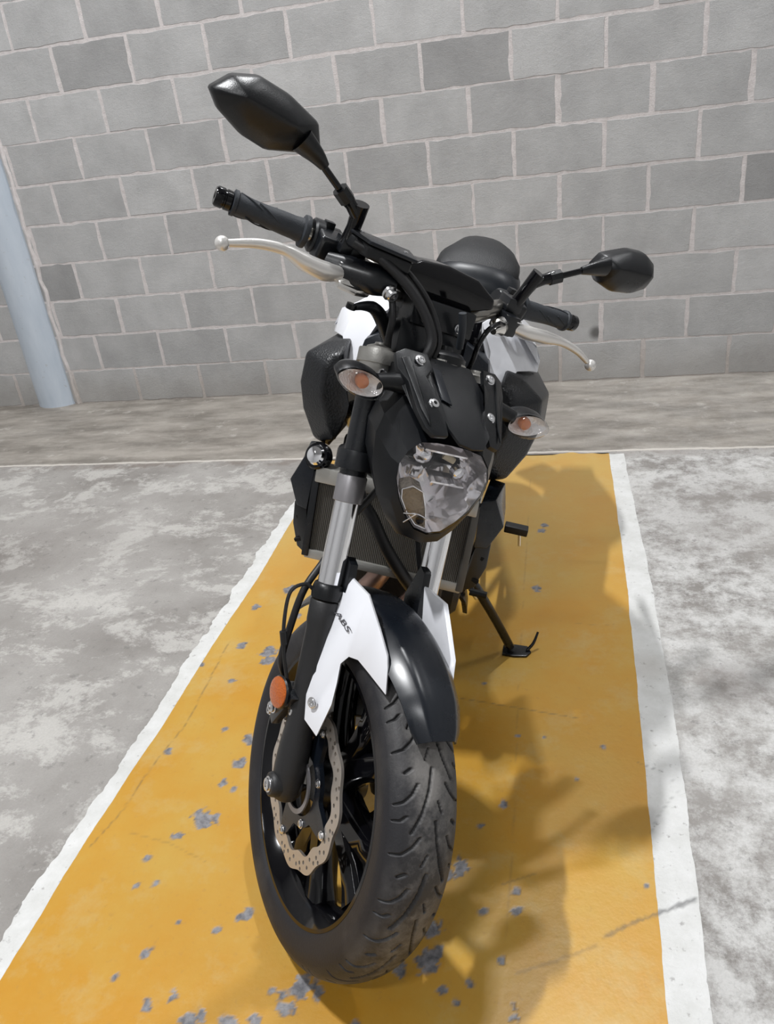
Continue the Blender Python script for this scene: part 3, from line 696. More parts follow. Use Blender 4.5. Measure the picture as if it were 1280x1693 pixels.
# ---------- headlight
def mir(h): return h + [(-a[0]*0+a[0], -a[1], a[2]) for a in h[::-1] if abs(a[1]) > 1e-6]
def ringm(h): return [Vector(p) for p in h] + [Vector((p[0], -p[1], p[2])) for p in h[::-1] if abs(p[1]) > 1e-6]
# half outlines from top centre clockwise (y>=0) to bottom centre
lens_h = [(-.143,0,.899),(-.141,.030,.899),(-.138,.055,.896),(-.134,.072,.880),(-.129,.080,.860),(-.122,.077,.838),(-.114,.064,.812),(-.107,.045,.789),(-.102,.024,.772),(-.100,0,.767)]
def grow(h, g, dx): 
    cz = .84
    out = []
    for x, y, z in h:
        d = Vector((0, y, z-cz)); l = max(d.length, 1e-6); d = d/l*(l+g); out.append((x+dx, d.y, cz+d.z))
    return out
h1 = grow(lens_h, .003, .002)
h2 = [(-.162,0,.914),(-.160,.036,.914),(-.156,.062,.911),(-.148,.084,.890),(-.141,.092,.862),(-.131,.088,.832),(-.120,.073,.800),(-.110,.052,.772),(-.102,.029,.752),(-.100,0,.746)]
h3 = [(-.205,0,.940),(-.205,.045,.941),(-.200,.082,.938),(-.188,.106,.908),(-.178,.112,.880),(-.165,.104,.835),(-.148,.084,.792),(-.134,.060,.762),(-.124,.034,.742),(-.120,0,.737)]
h4 = [(-.255,0,.945),(-.255,.045,.946),(-.250,.082,.940),(-.240,.100,.912),(-.232,.106,.880),(-.222,.098,.840),(-.210,.078,.804),(-.200,.054,.776),(-.192,.030,.762),(-.190,0,.758)]
bm = B(); loft(bm, [ringm(h1), ringm(h2), ringm(h3), ringm(h4)], (False, True)); hl = part('headlight_shell', bm, 'matte', None, True, bevel=.002, ang=16)
# reflector bowl: from lens edge back
def shrink(h, k, dx, cy=0, cz=.842): return [(x+dx, cy+(y-cy)*k, cz+(z-cz)*k) for x, y, z in h]
bm = B(); rr_ = [ringm(grow(lens_h, .001, -.001))]
for k, dx in ((.97,-.018),(.90,-.040),(.76,-.058),(.55,-.072),(.30,-.080),(.1,-.083)): rr_.append(ringm(shrink(lens_h, k, dx)))
loft(bm, rr_, (False, True)); part('reflector', bm, 'reflector', hl, True, ang=40)
# step ledges inside
for dz, y0, y1, xx in ((.880,-.030,.050,-.175),(.835,-.005,.058,-.160)):
    bm = B(); box(bm, (xx, (y0+y1)/2, dz), (.016, (y1-y0)/2, .0016), (1,0,-.12)); part('reflector_ledge', bm, 'reflector', hl, True)
bm = B(); lathe(bm, (-.205,-.018,.864), (1,0,-.05), [(0,.016),(.030,.016),(.036,.013),(.042,.006),(.043,.0005)], 28); part('bulb_shield', bm, 'chrome', hl, True)
bm = B(); lathe(bm, (-.214,-.018,.864), (1,0,-.05), [(0,.030),(.020,.024),(.022,.018)], 28); part('bulb_socket', bm, 'satin', hl, True)
bm = B(); tube(bm, [(-.168,.012,.872),(-.160,.030,.868)], [.0065,.005], 12, 1); part('bulb', bm, 'cream', hl, True)
bm = B(); lathe(bm, (-.165,.042,.852), (1,.1,0), [(0,.011),(.012,.010),(.014,.007)], 20); part('bulb_holder', bm, 'chrome', hl, True)
# lower right position-lamp chamber (smoky)
pc = [(-.118,-.066,.826),(-.118,-.050,.834),(-.116,-.030,.828),(-.110,-.018,.806),(-.106,-.008,.782),(-.103,-.006,.773),(-.104,-.026,.777),(-.110,-.046,.793),(-.115,-.062,.812)]
bm = B(); slab(bm, pc, (-.022,.002,.004)); pchm = part('position_lamp', bm, 'crystal', hl, True, bevel=.002)
bm = B(); slab(bm, [Vector(p)+Vector((.0015,0,0)) for p in pc], (.0012,0,0)); part('position_lamp_lens', bm, 'smoke', hl, True)
bm = B()
tube(bm, [Vector(p)+Vector((.002,0,0)) for p in pc+[pc[0]]], .0013, 6, 1); tube(bm, [(-.101,-.055,.794),(-.099,-.030,.797),(-.099,-.010,.790)], .0012, 6, 2); tube(bm, [(-.099,-.034,.797),(-.101,-.048,.778)], .0012, 6, 1)
part('position_lamp_rim', bm, 'chrome', hl, True)
bm = B(); lathe(bm, (-.106,-.020,.785), (1,0,0), [(0,.006),(.006,.006),(.008,.003)], 14); part('position_bulb', bm, 'gloss', hl, True)
# outer clear lens: domed
bm = B(); rr_ = [ringm(grow(lens_h, .002, .002))]
for k, dx in ((.97,.0075),(.88,.012),(.7,.0165),(.45,.0195),(.2,.021)): rr_.append(ringm(shrink(lens_h, k, dx)))
loft(bm, rr_, (False, True)); ln = part('headlight_lens', bm, 'glass', hl, True, ang=60); ln['label'] = 'clear headlight lens'

# ---------- cowl above the headlight: two bolted brackets and a centre panel
nC = Vector((.54,0,.84)).normalized()
def brk(s):
    h = [(-.246,.101,.980),(-.250,.086,.989),(-.238,.053,.993),(-.214,.048,.981),(-.203,.059,.970),(-.166,.042,.952),(-.143,.036,.940),(-.112,.038,.922),(-.117,.058,.916),(-.130,.070,.921),(-.156,.079,.933),(-.200,.087,.957),(-.222,.100,.965)]
    bm = B(); slab(bm, [Vector((x, s*y, z)) for x, y, z in h], nC*.009); b0 = part('cowl_bracket', bm, 'plastic', None, True, bevel=.003)
    bm = B(); slab(bm, [Vector((x, s*y, z))+nC*.008 for x, y, z in ((-.236,.094,.977),(-.205,.083,.960),(-.156,.074,.935),(-.128,.064,.924),(-.150,.064,.936),(-.200,.074,.962),(-.236,.082,.983))], nC*.003); part('bracket_rib', bm, 'plastic', b0, True, bevel=.002)
    for p in ((-.226,.066,.987),(-.161,.052,.949)):
        bm = B(); hexbolt(bm, Vector((p[0], s*p[1], p[2]))+nC*.004, nC, .0072, .0055); part('bolt', bm, 'bolt', b0, True)
    return b0
brk(-1); brk(1)
bm = B(); hp = [(-.262,0,.985),(-.258,.045,.985),(-.205,.052,.968),(-.170,.044,.950),(-.120,.038,.934),(-.098,.022,.922),(-.094,0,.920)]
ring_ = ringm(hp); slab(bm, ring_, nC*.006); cp = part('cowl_panel', bm, 'plastic', None, True, bevel=.002)
bm = B(); 
for s in (-1,):
    slab(bm, [Vector(p)+nC*.006 for p in ((-.232,-.040,.978),(-.225,-.026,.976),(-.165,-.020,.950),(-.172,-.036,.952))], nC*.003)
part('cowl_rib', bm, 'bluegrey', cp, True, bevel=.001)
bm = B(); box(bm, (-.24,0,.90), (.03,.085,.07), (1,0,.46), (-.46,0,1)); part('headlight_stay', bm, 'satin', None, True, bevel=.004)

# ---------- turn signals
for s in (-1, 1):
    ax = Vector((.10, s, .05)).normalized()
    bm = B(); tube(bm, [(-.215, s*.080, .952), (-.212, s*.105, .950), (-.208, s*.130, .946)], [.017,.0135,.0125], 18, 4); ts = part('turn_signal', bm, 'plastic', None, True)
    c = Vector((-.200, s*.158, .943)); fw = Vector((1,0,-.10)).normalized(); up = Vector((0,0,1)); out = Vector((0,s,0))
    def ell(k, dx, n=36):
        r = []
        for i in range(n):
            a = 2*pi*i/n; ca, sa = cos(a), sin(a)
            w = .041*ca; h = .0200*(1 if sa > 0 else -1)*abs(sa)**(1.25 if ca > 0 else .85)
            r.append(c + out*w*k + up*h*k + up*(.004*ca) + fw*dx)
        return r
    bm = B(); loft(bm, [ell(.93,0), ell(.95,-.004), ell(.95,-.020), ell(.7,-.034), ell(.35,-.042)], (False, True)); part('signal_housing', bm, 'plastic', ts, True, ang=50)
    bm = B(); loft(bm, [ell(.92,.001), ell(.80,-.003), ell(.5,-.012), ell(.1,-.014)], (False, True)); 
    for v in bm.verts: v.co += fw*.003
    part('signal_reflector', bm, 'sigref', ts, True)
    bm = B(); lathe(bm, c-fw*.010+out*-.004, fw, [(0,.0095),(.008,.0105),(.014,.009),(.017,.003)], 16); part('amber_bulb', bm, 'bulb', ts, True)
    bm = B(); loft(bm, [ell(.985,-.002), ell(.99,.004), ell(.95,.011), ell(.80,.018), ell(.5,.023), ell(.15,.025)], (False, True)); l_ = part('signal_lens', bm, 'glass', ts, True, ang=60); l_['label'] = 'clear lens over an amber bulb'

# ---------- handlebar
GR = {}
bm = B(); tube(bm, [(-.473,-.352,1.072),(-.461,-.22,1.068),(-.435,-.172,1.068),(-.398,-.122,1.060),(-.380,-.082,1.045),(-.385,-.05,1.040),(-.383,0,1.038),(-.385,.05,1.040),(-.380,.082,1.045),(-.398,.122,1.060),(-.435,.172,1.068),(-.461,.22,1.068),(-.473,.352,1.072)], [.0112,.0112,.0120,.0155,.0150,.0142,.0142,.0142,.0150,.0155,.0120,.0112,.0112], 20, 5)
hb = part('handlebar', bm, 'titan', None, True)
for s in (-1, 1):
    bm = B(); box(bm, (-.383, s*.045, 1.038), (.020,.016,.022), (1,0,.3)); part('handlebar_clamp', bm, 'satin', hb, True, bevel=.004)
    bm = B(); tube(bm, [(-.375, s*.045, 1.02), (-.360, s*.045, .955)], .018, 16, 1); part('handlebar_riser', bm, 'satin', hb, True)
    for k in (-1, 1):
        bm = B(); hexbolt(bm, (-.383+k*.013, s*.045, 1.060), (0,0,1), .0055, .004); part('bolt', bm, 'bolt', hb, True)
    a = Vector((-.461, s*.222, 1.068)); b_ = Vector((-.4715, s*.342, 1.0717)); d = (b_-a).normalized(); L = (b_-a).length
    bm = B(); prof = [(-.004,.0255),(0,.0262),(.004,.0255),(.006,.0195),(.012,.0190),(.018,.0182)]
    for h0 in np.linspace(.024, L-.012, 9): prof += [(h0,.0172+.001*sin(h0*60))]
    prof += [(L-.008,.0176),(L-.006,.0200),(L-.001,.0200),(L,.0170)]
    lathe(bm, a, d, prof, 30); gp = part('grip', bm, 'rubber', None, True, ang=45)
    for k, (h0, a0) in enumerate(((.035,.2),(.060,.6),(.085,.3),(.045,2.4),(.075,2.9),(.05,4.4),(.08,5.0))):
        dd, uu, ww = frame(d); bm = B(); tube(bm, [a+dd*(h0+.012*q)+(uu*cos(a0+.35*q)+ww*sin(a0+.35*q))*.0178 for q in range(4)], .0011, 6, 2); part('grip_rib', bm, 'rubber', gp, True)
    bm = B(); lathe(bm, b_, d, [(.0,.013),(.002,.0155),(.010,.0158),(.011,.0145),(.013,.0145),(.014,.0158),(.024,.0155),(.027,.013),(.027,.006),(.022,.005)], 26); part('bar_end', bm, 'gloss', gp, True)
# right switch gear + throttle housing, master cylinder, reservoir
for s in (-1, 1):
    bm = B(); lathe(bm, (-.459, s*.212, 1.068), (.02,-s,0), [(0,.024),(.003,.0275),(.016,.0275),(.020,.024),(.026,.022),(.045,.0225),(.050,.019)], 28)
    sg = part('switch_gear', bm, 'satin', None, True)
    bm = B(); box(bm, (-.440, s*.186, 1.062), (.026,.022,.024), (1,0,-.2)); part('switch_case', bm, 'satin', sg, True, bevel=.007, seg=3)
    bm = B(); box(bm, (-.455, s*.188, 1.092), (.008,.008,.006)); part('switch_button', bm, 'plastic', sg, True, bevel=.002)
    bm = B(); tube(bm, [(-.425, s*.205, 1.045),(-.415, s*.198,1.030),(-.418,s*.180,1.028)], .008, 12, 3); part('cable_boot', bm, 'hose', sg, True)
# master cylinder (right)
bm = B(); tube(bm, [(-.395,-.195,1.048),(-.375,-.165,1.050),(-.350,-.125,1.056),(-.335,-.095,1.062)], [.015,.021,.022,.016], 20, 4, flat=1.15); mc = part('brake_master_cylinder', bm, 'satin', None, True)
bm = B(); box(bm, (-.405,-.150,1.068), (.016,.013,.018)); part('bar_clamp', bm, 'satin', mc, True, bevel=.004)
bm = B(); slab(bm, [(-.395,-.178,1.083),(-.340,-.158,1.083),(-.318,-.092,1.083),(-.375,-.082,1.083)], (0,0,.022)); part('reservoir', bm, 'plastic', mc, True, bevel=.006, seg=3)
bm = B(); slab(bm, [(-.400,-.182,1.105),(-.337,-.162,1.105),(-.313,-.088,1.105),(-.377,-.077,1.105)], (0,0,.006)); lid = part('reservoir_lid', bm, 'bluegrey', mc, True, bevel=.002)
for p in ((-.385,-.160,1.111),(-.345,-.098,1.111)):
    bm = B(); hexbolt(bm, p, (0,0,1), .0035, .002); part('screw', bm, 'bolt', mc, True)
bm = B(); hexbolt(bm, (-.318,-.112,1.052), (.8,.3,-.2), .010, .014); part('banjo_bolt', bm, 'bolt', mc, True)
bm = B(); tube(bm, [(-.318,-.104,1.046),(-.300,-.098,1.020),(-.300,-.090,.985),(-.305,-.07,.94)], .0055, 12, 4); part('brake_line', bm, 'hose', mc, True)
# levers
def lever(name, s, pts, rad_, ball, parent=None):
    bm = B(); tube(bm, pts, rad_, 16, 6, flat=.85); lv = part(name, bm, 'leveralu', parent, True)
    bm = B(); bmesh.ops.create_uvsphere(bm, u_segments=20, v_segments=12, radius=.0110, matrix=Matrix.Translation(Vector(ball))); part('lever_ball', bm, 'leveralu', lv, True)
    return lv
lr = lever('brake_lever', -1, [(-.368,-.176,1.043),(-.362,-.205,1.041),(-.360,-.240,1.045),(-.362,-.275,1.052),(-.364,-.315,1.048),(-.366,-.356,1.035)], [.013,.017,.015,.0095,.0085,.0065], (-.366,-.364,1.032))
ll = lever('clutch_lever', 1, [(-.378,.168,1.047),(-.376,.200,1.047),(-.375,.240,1.050),(-.373,.280,1.052),(-.370,.320,1.046),(-.366,.352,1.034)], [.011,.015,.014,.0085,.0070,.0055], (-.365,.362,1.030))
bm = B(); slab(bm, [(-.366,-.186,1.034),(-.350,-.160,1.036),(-.352,-.135,1.040),(-.345,-.128,1.026),(-.340,-.152,1.024),(-.352,-.180,1.024)], (0,0,.010)); part('lever_bracket', bm, 'alu', lr, True, bevel=.002)
bm = B(); hexbolt(bm, (-.372,-.176,1.056), (0,0,1), .008, .006); part('pivot_bolt', bm, 'bolt', lr, True)
bm = B(); box(bm, (-.390,.158,1.050), (.024,.014,.018), (1,.1,0)); cpch = part('clutch_perch', bm, 'satin', None, True, bevel=.004)
bm = B(); hexbolt(bm, (-.376,.170,1.060), (0,0,1), .008, .006); part('pivot_bolt', bm, 'bolt', ll, True)
bm = B(); lathe(bm, (-.385,.152,1.046), (.55,-.62,-.25), [(0,.010),(.004,.0155),(.020,.0160),(.024,.013),(.030,.009),(.040,.006)], 24); part('cable_adjuster', bm, 'alu', cpch, True)
bm = B(); tube(bm, [(-.365,.140,1.050),(-.345,.115,1.052),(-.330,.092,1.038),(-.325,.085,1.010),(-.33,.092,.975),(-.34,.09,.93)], .0045, 12, 6); part('clutch_cable', bm, 'gloss', cpch, True)
# twin hoses on the right
for k, (dx, dy) in enumerate(((0,0),(.008,.014),(.016,-.022))):
    bm = B(); tube(bm, [(-.385+dx,-.150+dy,1.095),(-.350+dx,-.105+dy,1.088),(-.315+dx,-.058+dy*.7,1.060),(-.285+dx,-.028+dy*.5,1.020),(-.272+dx,-.030+dy*.5,.985),(-.285+dx,-.035+dy*.5,.945)], (.0048,.0048,.008)[k], 12, 6); part('control_hose', bm, 'hose', None, True)
bm = B(); tube(bm, [(-.30,-.165,1.018),(-.315,-.145,1.020),(-.33,-.12,1.018),(-.35,-.09,1.000),(-.36,-.06,.97)], [.005,.007,.010,.012,.012], 12, 4); part('brake_line_guide', bm, 'satin', None, True)
bm = B(); lathe(bm, (-.30,-.170,1.018), (0,0,1), [(-.004,.008),(.004,.008)], 14); part('guide_eye', bm, 'gloss', None, True)
bm = B(); tube(bm, [(-.300,.014,1.061),(-.298,.026,1.035),(-.302,.038,1.005)], .0065, 12, 3); part('cable_sleeve', bm, 'rubber', None, True)

# ---------- mirrors
def mirror(s, outline, fx):
    n = len(outline); cy = sum(p[0] for p in outline)/n; cz = sum(p[1] for p in outline)/n
    base = []
    for i in range(n):
        p, q, r = outline[i-1], outline[i], outline[(i+1) % n]
        for t in (-.36, -.08, .08, .36):
            o_ = p if t < 0 else r; w_ = abs(t); k_ = 1-.10*(abs(t) < .2)
            y_ = q[0]+(o_[0]-q[0])*w_; z_ = q[1]+(o_[1]-q[1])*w_
            base.append(Vector((fx, s*y_, z_)))
    cen = Vector((fx, s*cy, cz)); bm = B(); rr = [[p+Vector((-.012,0,0)) for p in base], base]
    for k, dx in ((.98,.006),(.90,.013),(.5,.027),(.12,.036),(.02,.037)):
        rg = []
        for p in base:
            ry = min(max(abs(p.y), .315), .385); tg = Vector((fx, s*ry, cz+.010+(ry-.35)*.12)); rg.append(tg+(p-tg)*k+Vector((dx, 0, 0)))
        rr.append(rg)
    loft(bm, rr); mi = part('mirror', bm, 'plastic', None, True, ang=50)
    bm = B(); slab(bm, [cen+(p-cen)*.94+Vector((-.0125,0,0)) for p in base], (-.0008,0,0)); part('mirror_glass', bm, 'mirror', mi, True)
    return mi
mR = mirror(-1, [(.262,1.199),(.276,1.228),(.326,1.246),(.372,1.252),(.408,1.240),(.432,1.214),(.414,1.193),(.376,1.174),(.337,1.167),(.288,1.181)], -.402)
mL = mirror(1, [(.282,1.192),(.292,1.216),(.340,1.240),(.375,1.245),(.400,1.236),(.416,1.214),(.411,1.188),(.385,1.170),(.345,1.162),(.310,1.168),(.292,1.180)], -.402)
for s, mi in ((-1, mR), (1, mL)):
    bm = B(); tube(bm, [(-.404, s*.170, 1.085), (-.396, s*.172, 1.112), (-.388, s*.177, 1.148)], [.0125,.0115,.0135], 16, 2); part('mirror_mount', bm, 'gloss', mi, True)
    bm = B(); tube(bm, [(-.390, s*.178, 1.132), (-.388, s*.192, 1.142), (-.387, s*.206, 1.150)], [.011,.0095,.012], 16, 2); part('mirror_knuckle', bm, 'gloss', mi, True)
    bm = B(); tube(bm, [(-.387, s*.200, 1.146), (-.386, s*.218, 1.157)], .0125, 8, 1); part('stem_nut', bm, 'plastic', mi, True)
    bm = B(); tube(bm, [(-.386, s*.212, 1.153), (-.384, s*.262, 1.183)], .0055, 14, 1); part('mirror_stem', bm, 'gloss', mi, True)
    bm = B(); tube(bm, [(-.384, s*.252, 1.178), (-.382, s*.270, 1.188), (-.384, s*.296, 1.199)], [.0085,.014,.021], 16, 3, flat=.7); part('mirror_neck', bm, 'plastic', mi, True)
    bm = B(); box(bm, (-.410, s*.165, 1.080), (.018,.016,.012)); part('mirror_clamp', bm, 'satin', mi, True, bevel=.003)

# ---------- instrument cluster
bm = B()
oc = [(-.345,-.092,1.092),(-.352,-.060,1.108),(-.355,-.010,1.113),(-.352,.050,1.108),(-.345,.090,1.088),(-.343,.094,1.072),(-.345,.050,1.052),(-.348,-.030,1.050),(-.345,-.090,1.066)]
slab(bm, oc, (-.065,0,-.010)); cl = part('instrument_cluster', bm, 'gloss', None, True, bevel=.008, seg=3)
bm = B(); slab(bm, [Vector((-.411,-.070,1.090)),Vector((-.411,.070,1.088)),Vector((-.413,.068,1.052)),Vector((-.413,-.068,1.054))], (-.002,0,0)); part('display_window', bm, 'glass', cl, True)
bm = B(); box(bm, (-.350,0,1.030), (.030,.060,.022), (1,0,.3)); part('cluster_bracket', bm, 'satin', None, True, bevel=.005)
for y in (-.035,.030):
    bm = B(); hexbolt(bm, (-.318,y,1.030), (1,0,.2), .006, .004); part('bolt', bm, 'bolt', cl, True)
bm = B(); box(bm, (-.330,-.01,.985), (.022,.062,.030), (1,0,.46), (-.46,0,1)); part('wiring_cover', bm, 'satin', None, True, bevel=.006)

# ---------- bodywork (does not steer)
for s in (-1, 1):
    # dimpled air-intake cover
    r0 = [(-.440,.150,.905),(-.440,.168,.900),(-.430,.178,.875),(-.420,.176,.820),(-.425,.158,.760),(-.430,.140,.730),(-.425,.120,.800),(-.438,.140,.870)]
    r1 = [(-.490,.150,.918),(-.485,.190,.908),(-.470,.228,.884),(-.475,.236,.820),(-.470,.224,.768),(-.465,.196,.712),(-.460,.160,.702),(-.465,.140,.80)]
    r2 = [(-.62,.150,.900),(-.62,.205,.885),(-.62,.245,.850),(-.62,.250,.790),(-.62,.236,.745),(-.60,.205,.690),(-.60,.160,.690),(-.61,.150,.80)]
    r3 = [(-.80,.150,.890),(-.80,.180,.880),(-.80,.205,.850),(-.80,.210,.810),(-.80,.200,.780),(-.78,.180,.750),(-.78,.150,.750),(-.79,.145,.80)]
    bm = B(); loft(bm, [[Vector((x,s*y,z)) for x,y,z in r] for r in (r0,r1,r2,r3)]); ic = part('air_intake_cover', bm, 'intake', None, False, bevel=.008, seg=3, ang=50)
    ic['label'] = 'black dimpled air intake cover'
    # white tank side panel
    o3 = [(-.540,.088,.985),(-.505,.096,.972),(-.492,.118,.925),(-.465,.134,.872),(-.468,.152,.860),(-.495,.160,.888),(-.520,.172,.912),(-.560,.196,.905),(-.610,.212,.890),(-.625,.212,.912),(-.600,.198,.945),(-.570,.160,.972),(-.62,.130,.99),(-.58,.105,.992)]
    pts = [Vector((x,s*y,z)) for x,y,z in o3]
    bm = B(); vs = [bm.verts.new(p) for p in pts]; f = bm.faces.new(vs); bmesh.ops.triangulate(bm, faces=[f], ngon_method='BEAUTY')
    e = bmesh.ops.extrude_face_region(bm, geom=list(bm.faces))
    for g in e['geom']:
        if isinstance(g, bmesh.types.BMVert): g.co += Vector((-.012, -s*.004, -.006))
    tp = part('tank_side_panel', bm, 'white', None, False, bevel=.002, ang=60); tp['label'] = 'gloss white tank side panel'
    # white rear part of the panel running back along the tank
    ra = [(-.600,.200,.940),(-.60,.212,.905),(-.60,.150,.975)]; rb = [(-.86,.180,.915),(-.86,.190,.880),(-.86,.135,.945)]
    bm = B(); loft(bm, [[Vector((x,s*y,z)) for x,y,z in r] for r in (ra,rb)]); part('tank_flank', bm, 'white', tp, False, bevel=.004)
    # black shroud beside the tank front
    bm = B(); slab(bm, [Vector((x,s*y,z)) for x,y,z in ((-.470,.070,.960),(-.470,.118,.930),(-.455,.128,.880),(-.440,.110,.860),(-.430,.070,.900))], (-.05,0,0)); part('tank_front_cover', bm, 'bluegrey', None, False, bevel=.004)
    # radiator side shroud
    q0 = [(-.385,.172,.716),(-.372,.200,.712),(-.372,.212,.655),(-.378,.196,.590),(-.385,.168,.625)]
    q1 = [(-.46,.168,.712),(-.46,.198,.708),(-.46,.210,.652),(-.46,.196,.585),(-.46,.165,.60)]
    q0 = [(-.362,.160,.700),(-.372,.186,.712),(-.380,.212,.655),(-.366,.190,.608),(-.352,.166,.612)]
    bm = B(); loft(bm, [[Vector((x,s*y,z)) for x,y,z in q] for q in (q0,q1)]); rs = part('radiator_shroud', bm, 'bluegrey', None, False, bevel=.003)
    bm = B(); slab(bm, [Vector((x,s*y,z)) for x,y,z in ((-.360,.168,.612),(-.370,.196,.616),(-.378,.198,.560),(-.372,.184,.512),(-.362,.160,.502),(-.352,.160,.545))], (-.075,0,.0)); lo = part('shroud_lower', bm, 'plastic', rs, False, bevel=.003)
    for z in (.585,.530):
        bm = B(); box(bm, (-.371, s*.181, z), (.004,.008,.0035), (1,0,0), (0,.5*s,1)); part('vent_slot', bm, 'dark', rs)
# tank
rings = []
for x, hwid, zt, zb in ((-.47,.075,.955,.86),(-.50,.100,.985,.84),(-.58,.140,1.012,.82),(-.68,.155,1.015,.81),(-.78,.145,.985,.81),(-.88,.105,.925,.81),(-.94,.08,.875,.81)):
    r = []
    for k in range(20):
        a = 2*pi*k/20; ca, sa = cos(a), sin(a)
        r.append(Vector((x, hwid*abs(ca)**.7*(1 if ca > 0 else -1), (zt+zb)/2 + (zt-zb)/2*abs(sa)**.7*(1 if sa > 0 else -1))))
    rings.append(r)
bm = B(); loft(bm, rings); tk = part('fuel_tank', bm, 'gloss', None, False, ang=60)
bm = B(); lathe(bm, (-.62,0,1.010), (.0,0,1), [(0,.045),(.006,.045),(.009,.040),(.009,.01)], 32); part('fuel_cap', bm, 'cast', tk)
# seat: low rider pad, then the pillion pad
def pad(name, secs, mat, parent=None, n=24, pw=.62):
    rings = []
    for x, yc, hw_, zt, zb in secs:
        r = []
        for k in range(n):
            a = 2*pi*k/n; ca, sa = cos(a), sin(a)
            r.append(Vector((x, yc+hw_*abs(ca)**pw*(1 if ca > 0 else -1), (zt+zb)/2 + (zt-zb)/2*abs(sa)**pw*(1 if sa > 0 else -1))))
        rings.append(r)
    bm = B(); loft(bm, rings); return part(name, bm, mat, parent, False, ang=50)
st_ = pad('seat', [(-.84,0,.085,.880,.83),(-.90,0,.115,.868,.80),(-1.0,0,.135,.862,.79),(-1.10,0,.135,.880,.80),(-1.16,0,.125,.91,.82)], 'seatside')
pp_ = pad('pillion_front', [(-1.12,.010,.110,.925,.83),(-1.15,.012,.122,.960,.83),(-1.19,.012,.124,.974,.83),(-1.23,.012,.122,.974,.84)], 'seatside', st_, pw=.75)
pad('pillion_pad', [(-1.165,.012,.095,.962,.90),(-1.19,.012,.113,.982,.90),(-1.25,.012,.112,1.000,.90),(-1.32,.012,.096,1.006,.90),(-1.44,.0,.080,.995,.90),(-1.53,0,.055,.975,.91)], 'seat', st_, pw=.85)
# tail, rear fender, tail light
pad('tail_cowl', [(-1.0,0,.12,.83,.76),(-1.25,0,.115,.90,.80),(-1.45,0,.09,.93,.84),(-1.62,0,.05,.95,.88)], 'plastic')
bm = B(); tube(bm, [(-1.5,0,.85),(-1.62,0,.74),(-1.74,0,.62)], [.05,.06,.06], 12, 4, flat=.25); rfn = part('rear_fender', bm, 'plastic')
bm = B(); box(bm, (-1.63,0,.915), (.012,.05,.018)); part('tail_light', bm, simple('red_lens', (.35,.01,.01), .2), rfn, bevel=.004)

# ---------- radiator
bm = B(); box(bm, (-.366,0,.600), (.012,.152,.072), (1,0,.18), (-.18,0,1)); ra_ = part('radiator', bm, 'fins', None, False)
def bar(name, p, q, r, mat, parent, fl=1): bm = B(); tube(bm, [p, q], r, 12, 1, flat=fl); return part(name, bm, mat, parent)
bm = B(); box(bm, (-.380,0,.685), (.020,.158,.016), (1,0,.18), (-.18,0,1)); part('header_tank', bm, 'cast', ra_, False, bevel=.004)
bm = B(); box(bm, (-.352,0,.521), (.016,.158,.010), (1,0,.18), (-.18,0,1)); part('bottom_tank', bm, 'cast', ra_, False, bevel=.003)
for s in (-1, 1):
    bm = B(); box(bm, (-.364, s*.156, .603), (.016,.007,.088), (1,0,.18), (-.18,0,1)); part('side_rail', bm, 'satin' if s < 0 else 'core', ra_, False, bevel=.002)
bm = B(); lathe(bm, (-.395,-.153,.708), (.75,-.30,.45), [(0,.020),(.012,.026),(.026,.027),(.030,.024),(.031,.020)], 32); hn = part('horn', bm, 'gloss', None)
bm = B(); lathe(bm, Vector((-.395,-.153,.708))+Vector((.75,-.30,.45)).normalized()*.030, (.75,-.30,.45), [(0,.020),(.006,.016),(.0085,.008),(.009,.0001)], 32); part('horn_face', bm, 'chrome', hn)
bm = B(); tube(bm, [(-.41,-.12,.72),(-.40,-.09,.73),(-.40,-.05,.72),(-.41,.02,.72)], [.018,.022,.020,.016], 14, 4); part('coolant_hose', bm, 'hose')
bm = B(); tube(bm, [(-.345,-.070,.685),(-.330,-.050,.662),(-.325,-.030,.640),(-.322,.0,.592),(-.322,.042,.537),(-.335,.082,.485)], .0125, 12, 6); part('front_hose', bm, 'hose')
# coolant pipe below
# exhaust headers
for i, y in enumerate((-.055,.040)):
    bm = B(); tube(bm, [(-.52,y+.055,.54),(-.46,y+.060,.545),(-.410,y+.060,.515),(-.385,y+.040,.470),(-.390,y+.012,.410),(-.45,y*.6,.300),(-.56,y*.4,.215),(-.70,y*.3-.02,.190),(-.85,-.05,.19)], .0215, 20, 7); part('exhaust_header', bm, 'header')
bm = B(); tube(bm, [(-.80,-.05,.19),(-.90,-.07,.19),(-1.05,-.11,.22),(-1.18,-.14,.26)], [.03,.06,.062,.05], 24, 5); part('muffler', bm, 'satin')
# engine
bm = B(); box(bm, (-.565,0,.555), (.085,.125,.120), (1,0,.35), (-.35,0,1)); en = part('engine', bm, 'engine', None, False, bevel=.012)
for k in range(6):
    bm = B(); box(bm, (-.545+.007*k,0,.50+.022*k), (.098,.138,.0035), (1,0,.35), (-.35,0,1)); part('cooling_fin', bm, 'engine', en, False, bevel=.001)
bm = B(); box(bm, (-.535,0,.675), (.080,.135,.035), (1,0,.35), (-.35,0,1)); part('cylinder_head', bm, 'engine', en, False, bevel=.01)
bm = B(); box(bm, (-.66,0,.360), (.190,.120,.110)); part('crankcase', bm, 'engine', en, False, bevel=.02, seg=3)
for s in (-1, 1):
    bm = B(); lathe(bm, (-.60,s*.115,.375), (0,s,0), [(0,.088),(.030,.086),(.042,.074),(.045,.03)], 36); part('engine_cover', bm, 'engine', en)
    bm = B(); lathe(bm, (-.77,s*.115,.360), (0,s,0), [(0,.070),(.022,.068),(.030,.055)], 36); part('engine_cover', bm, 'engine', en)
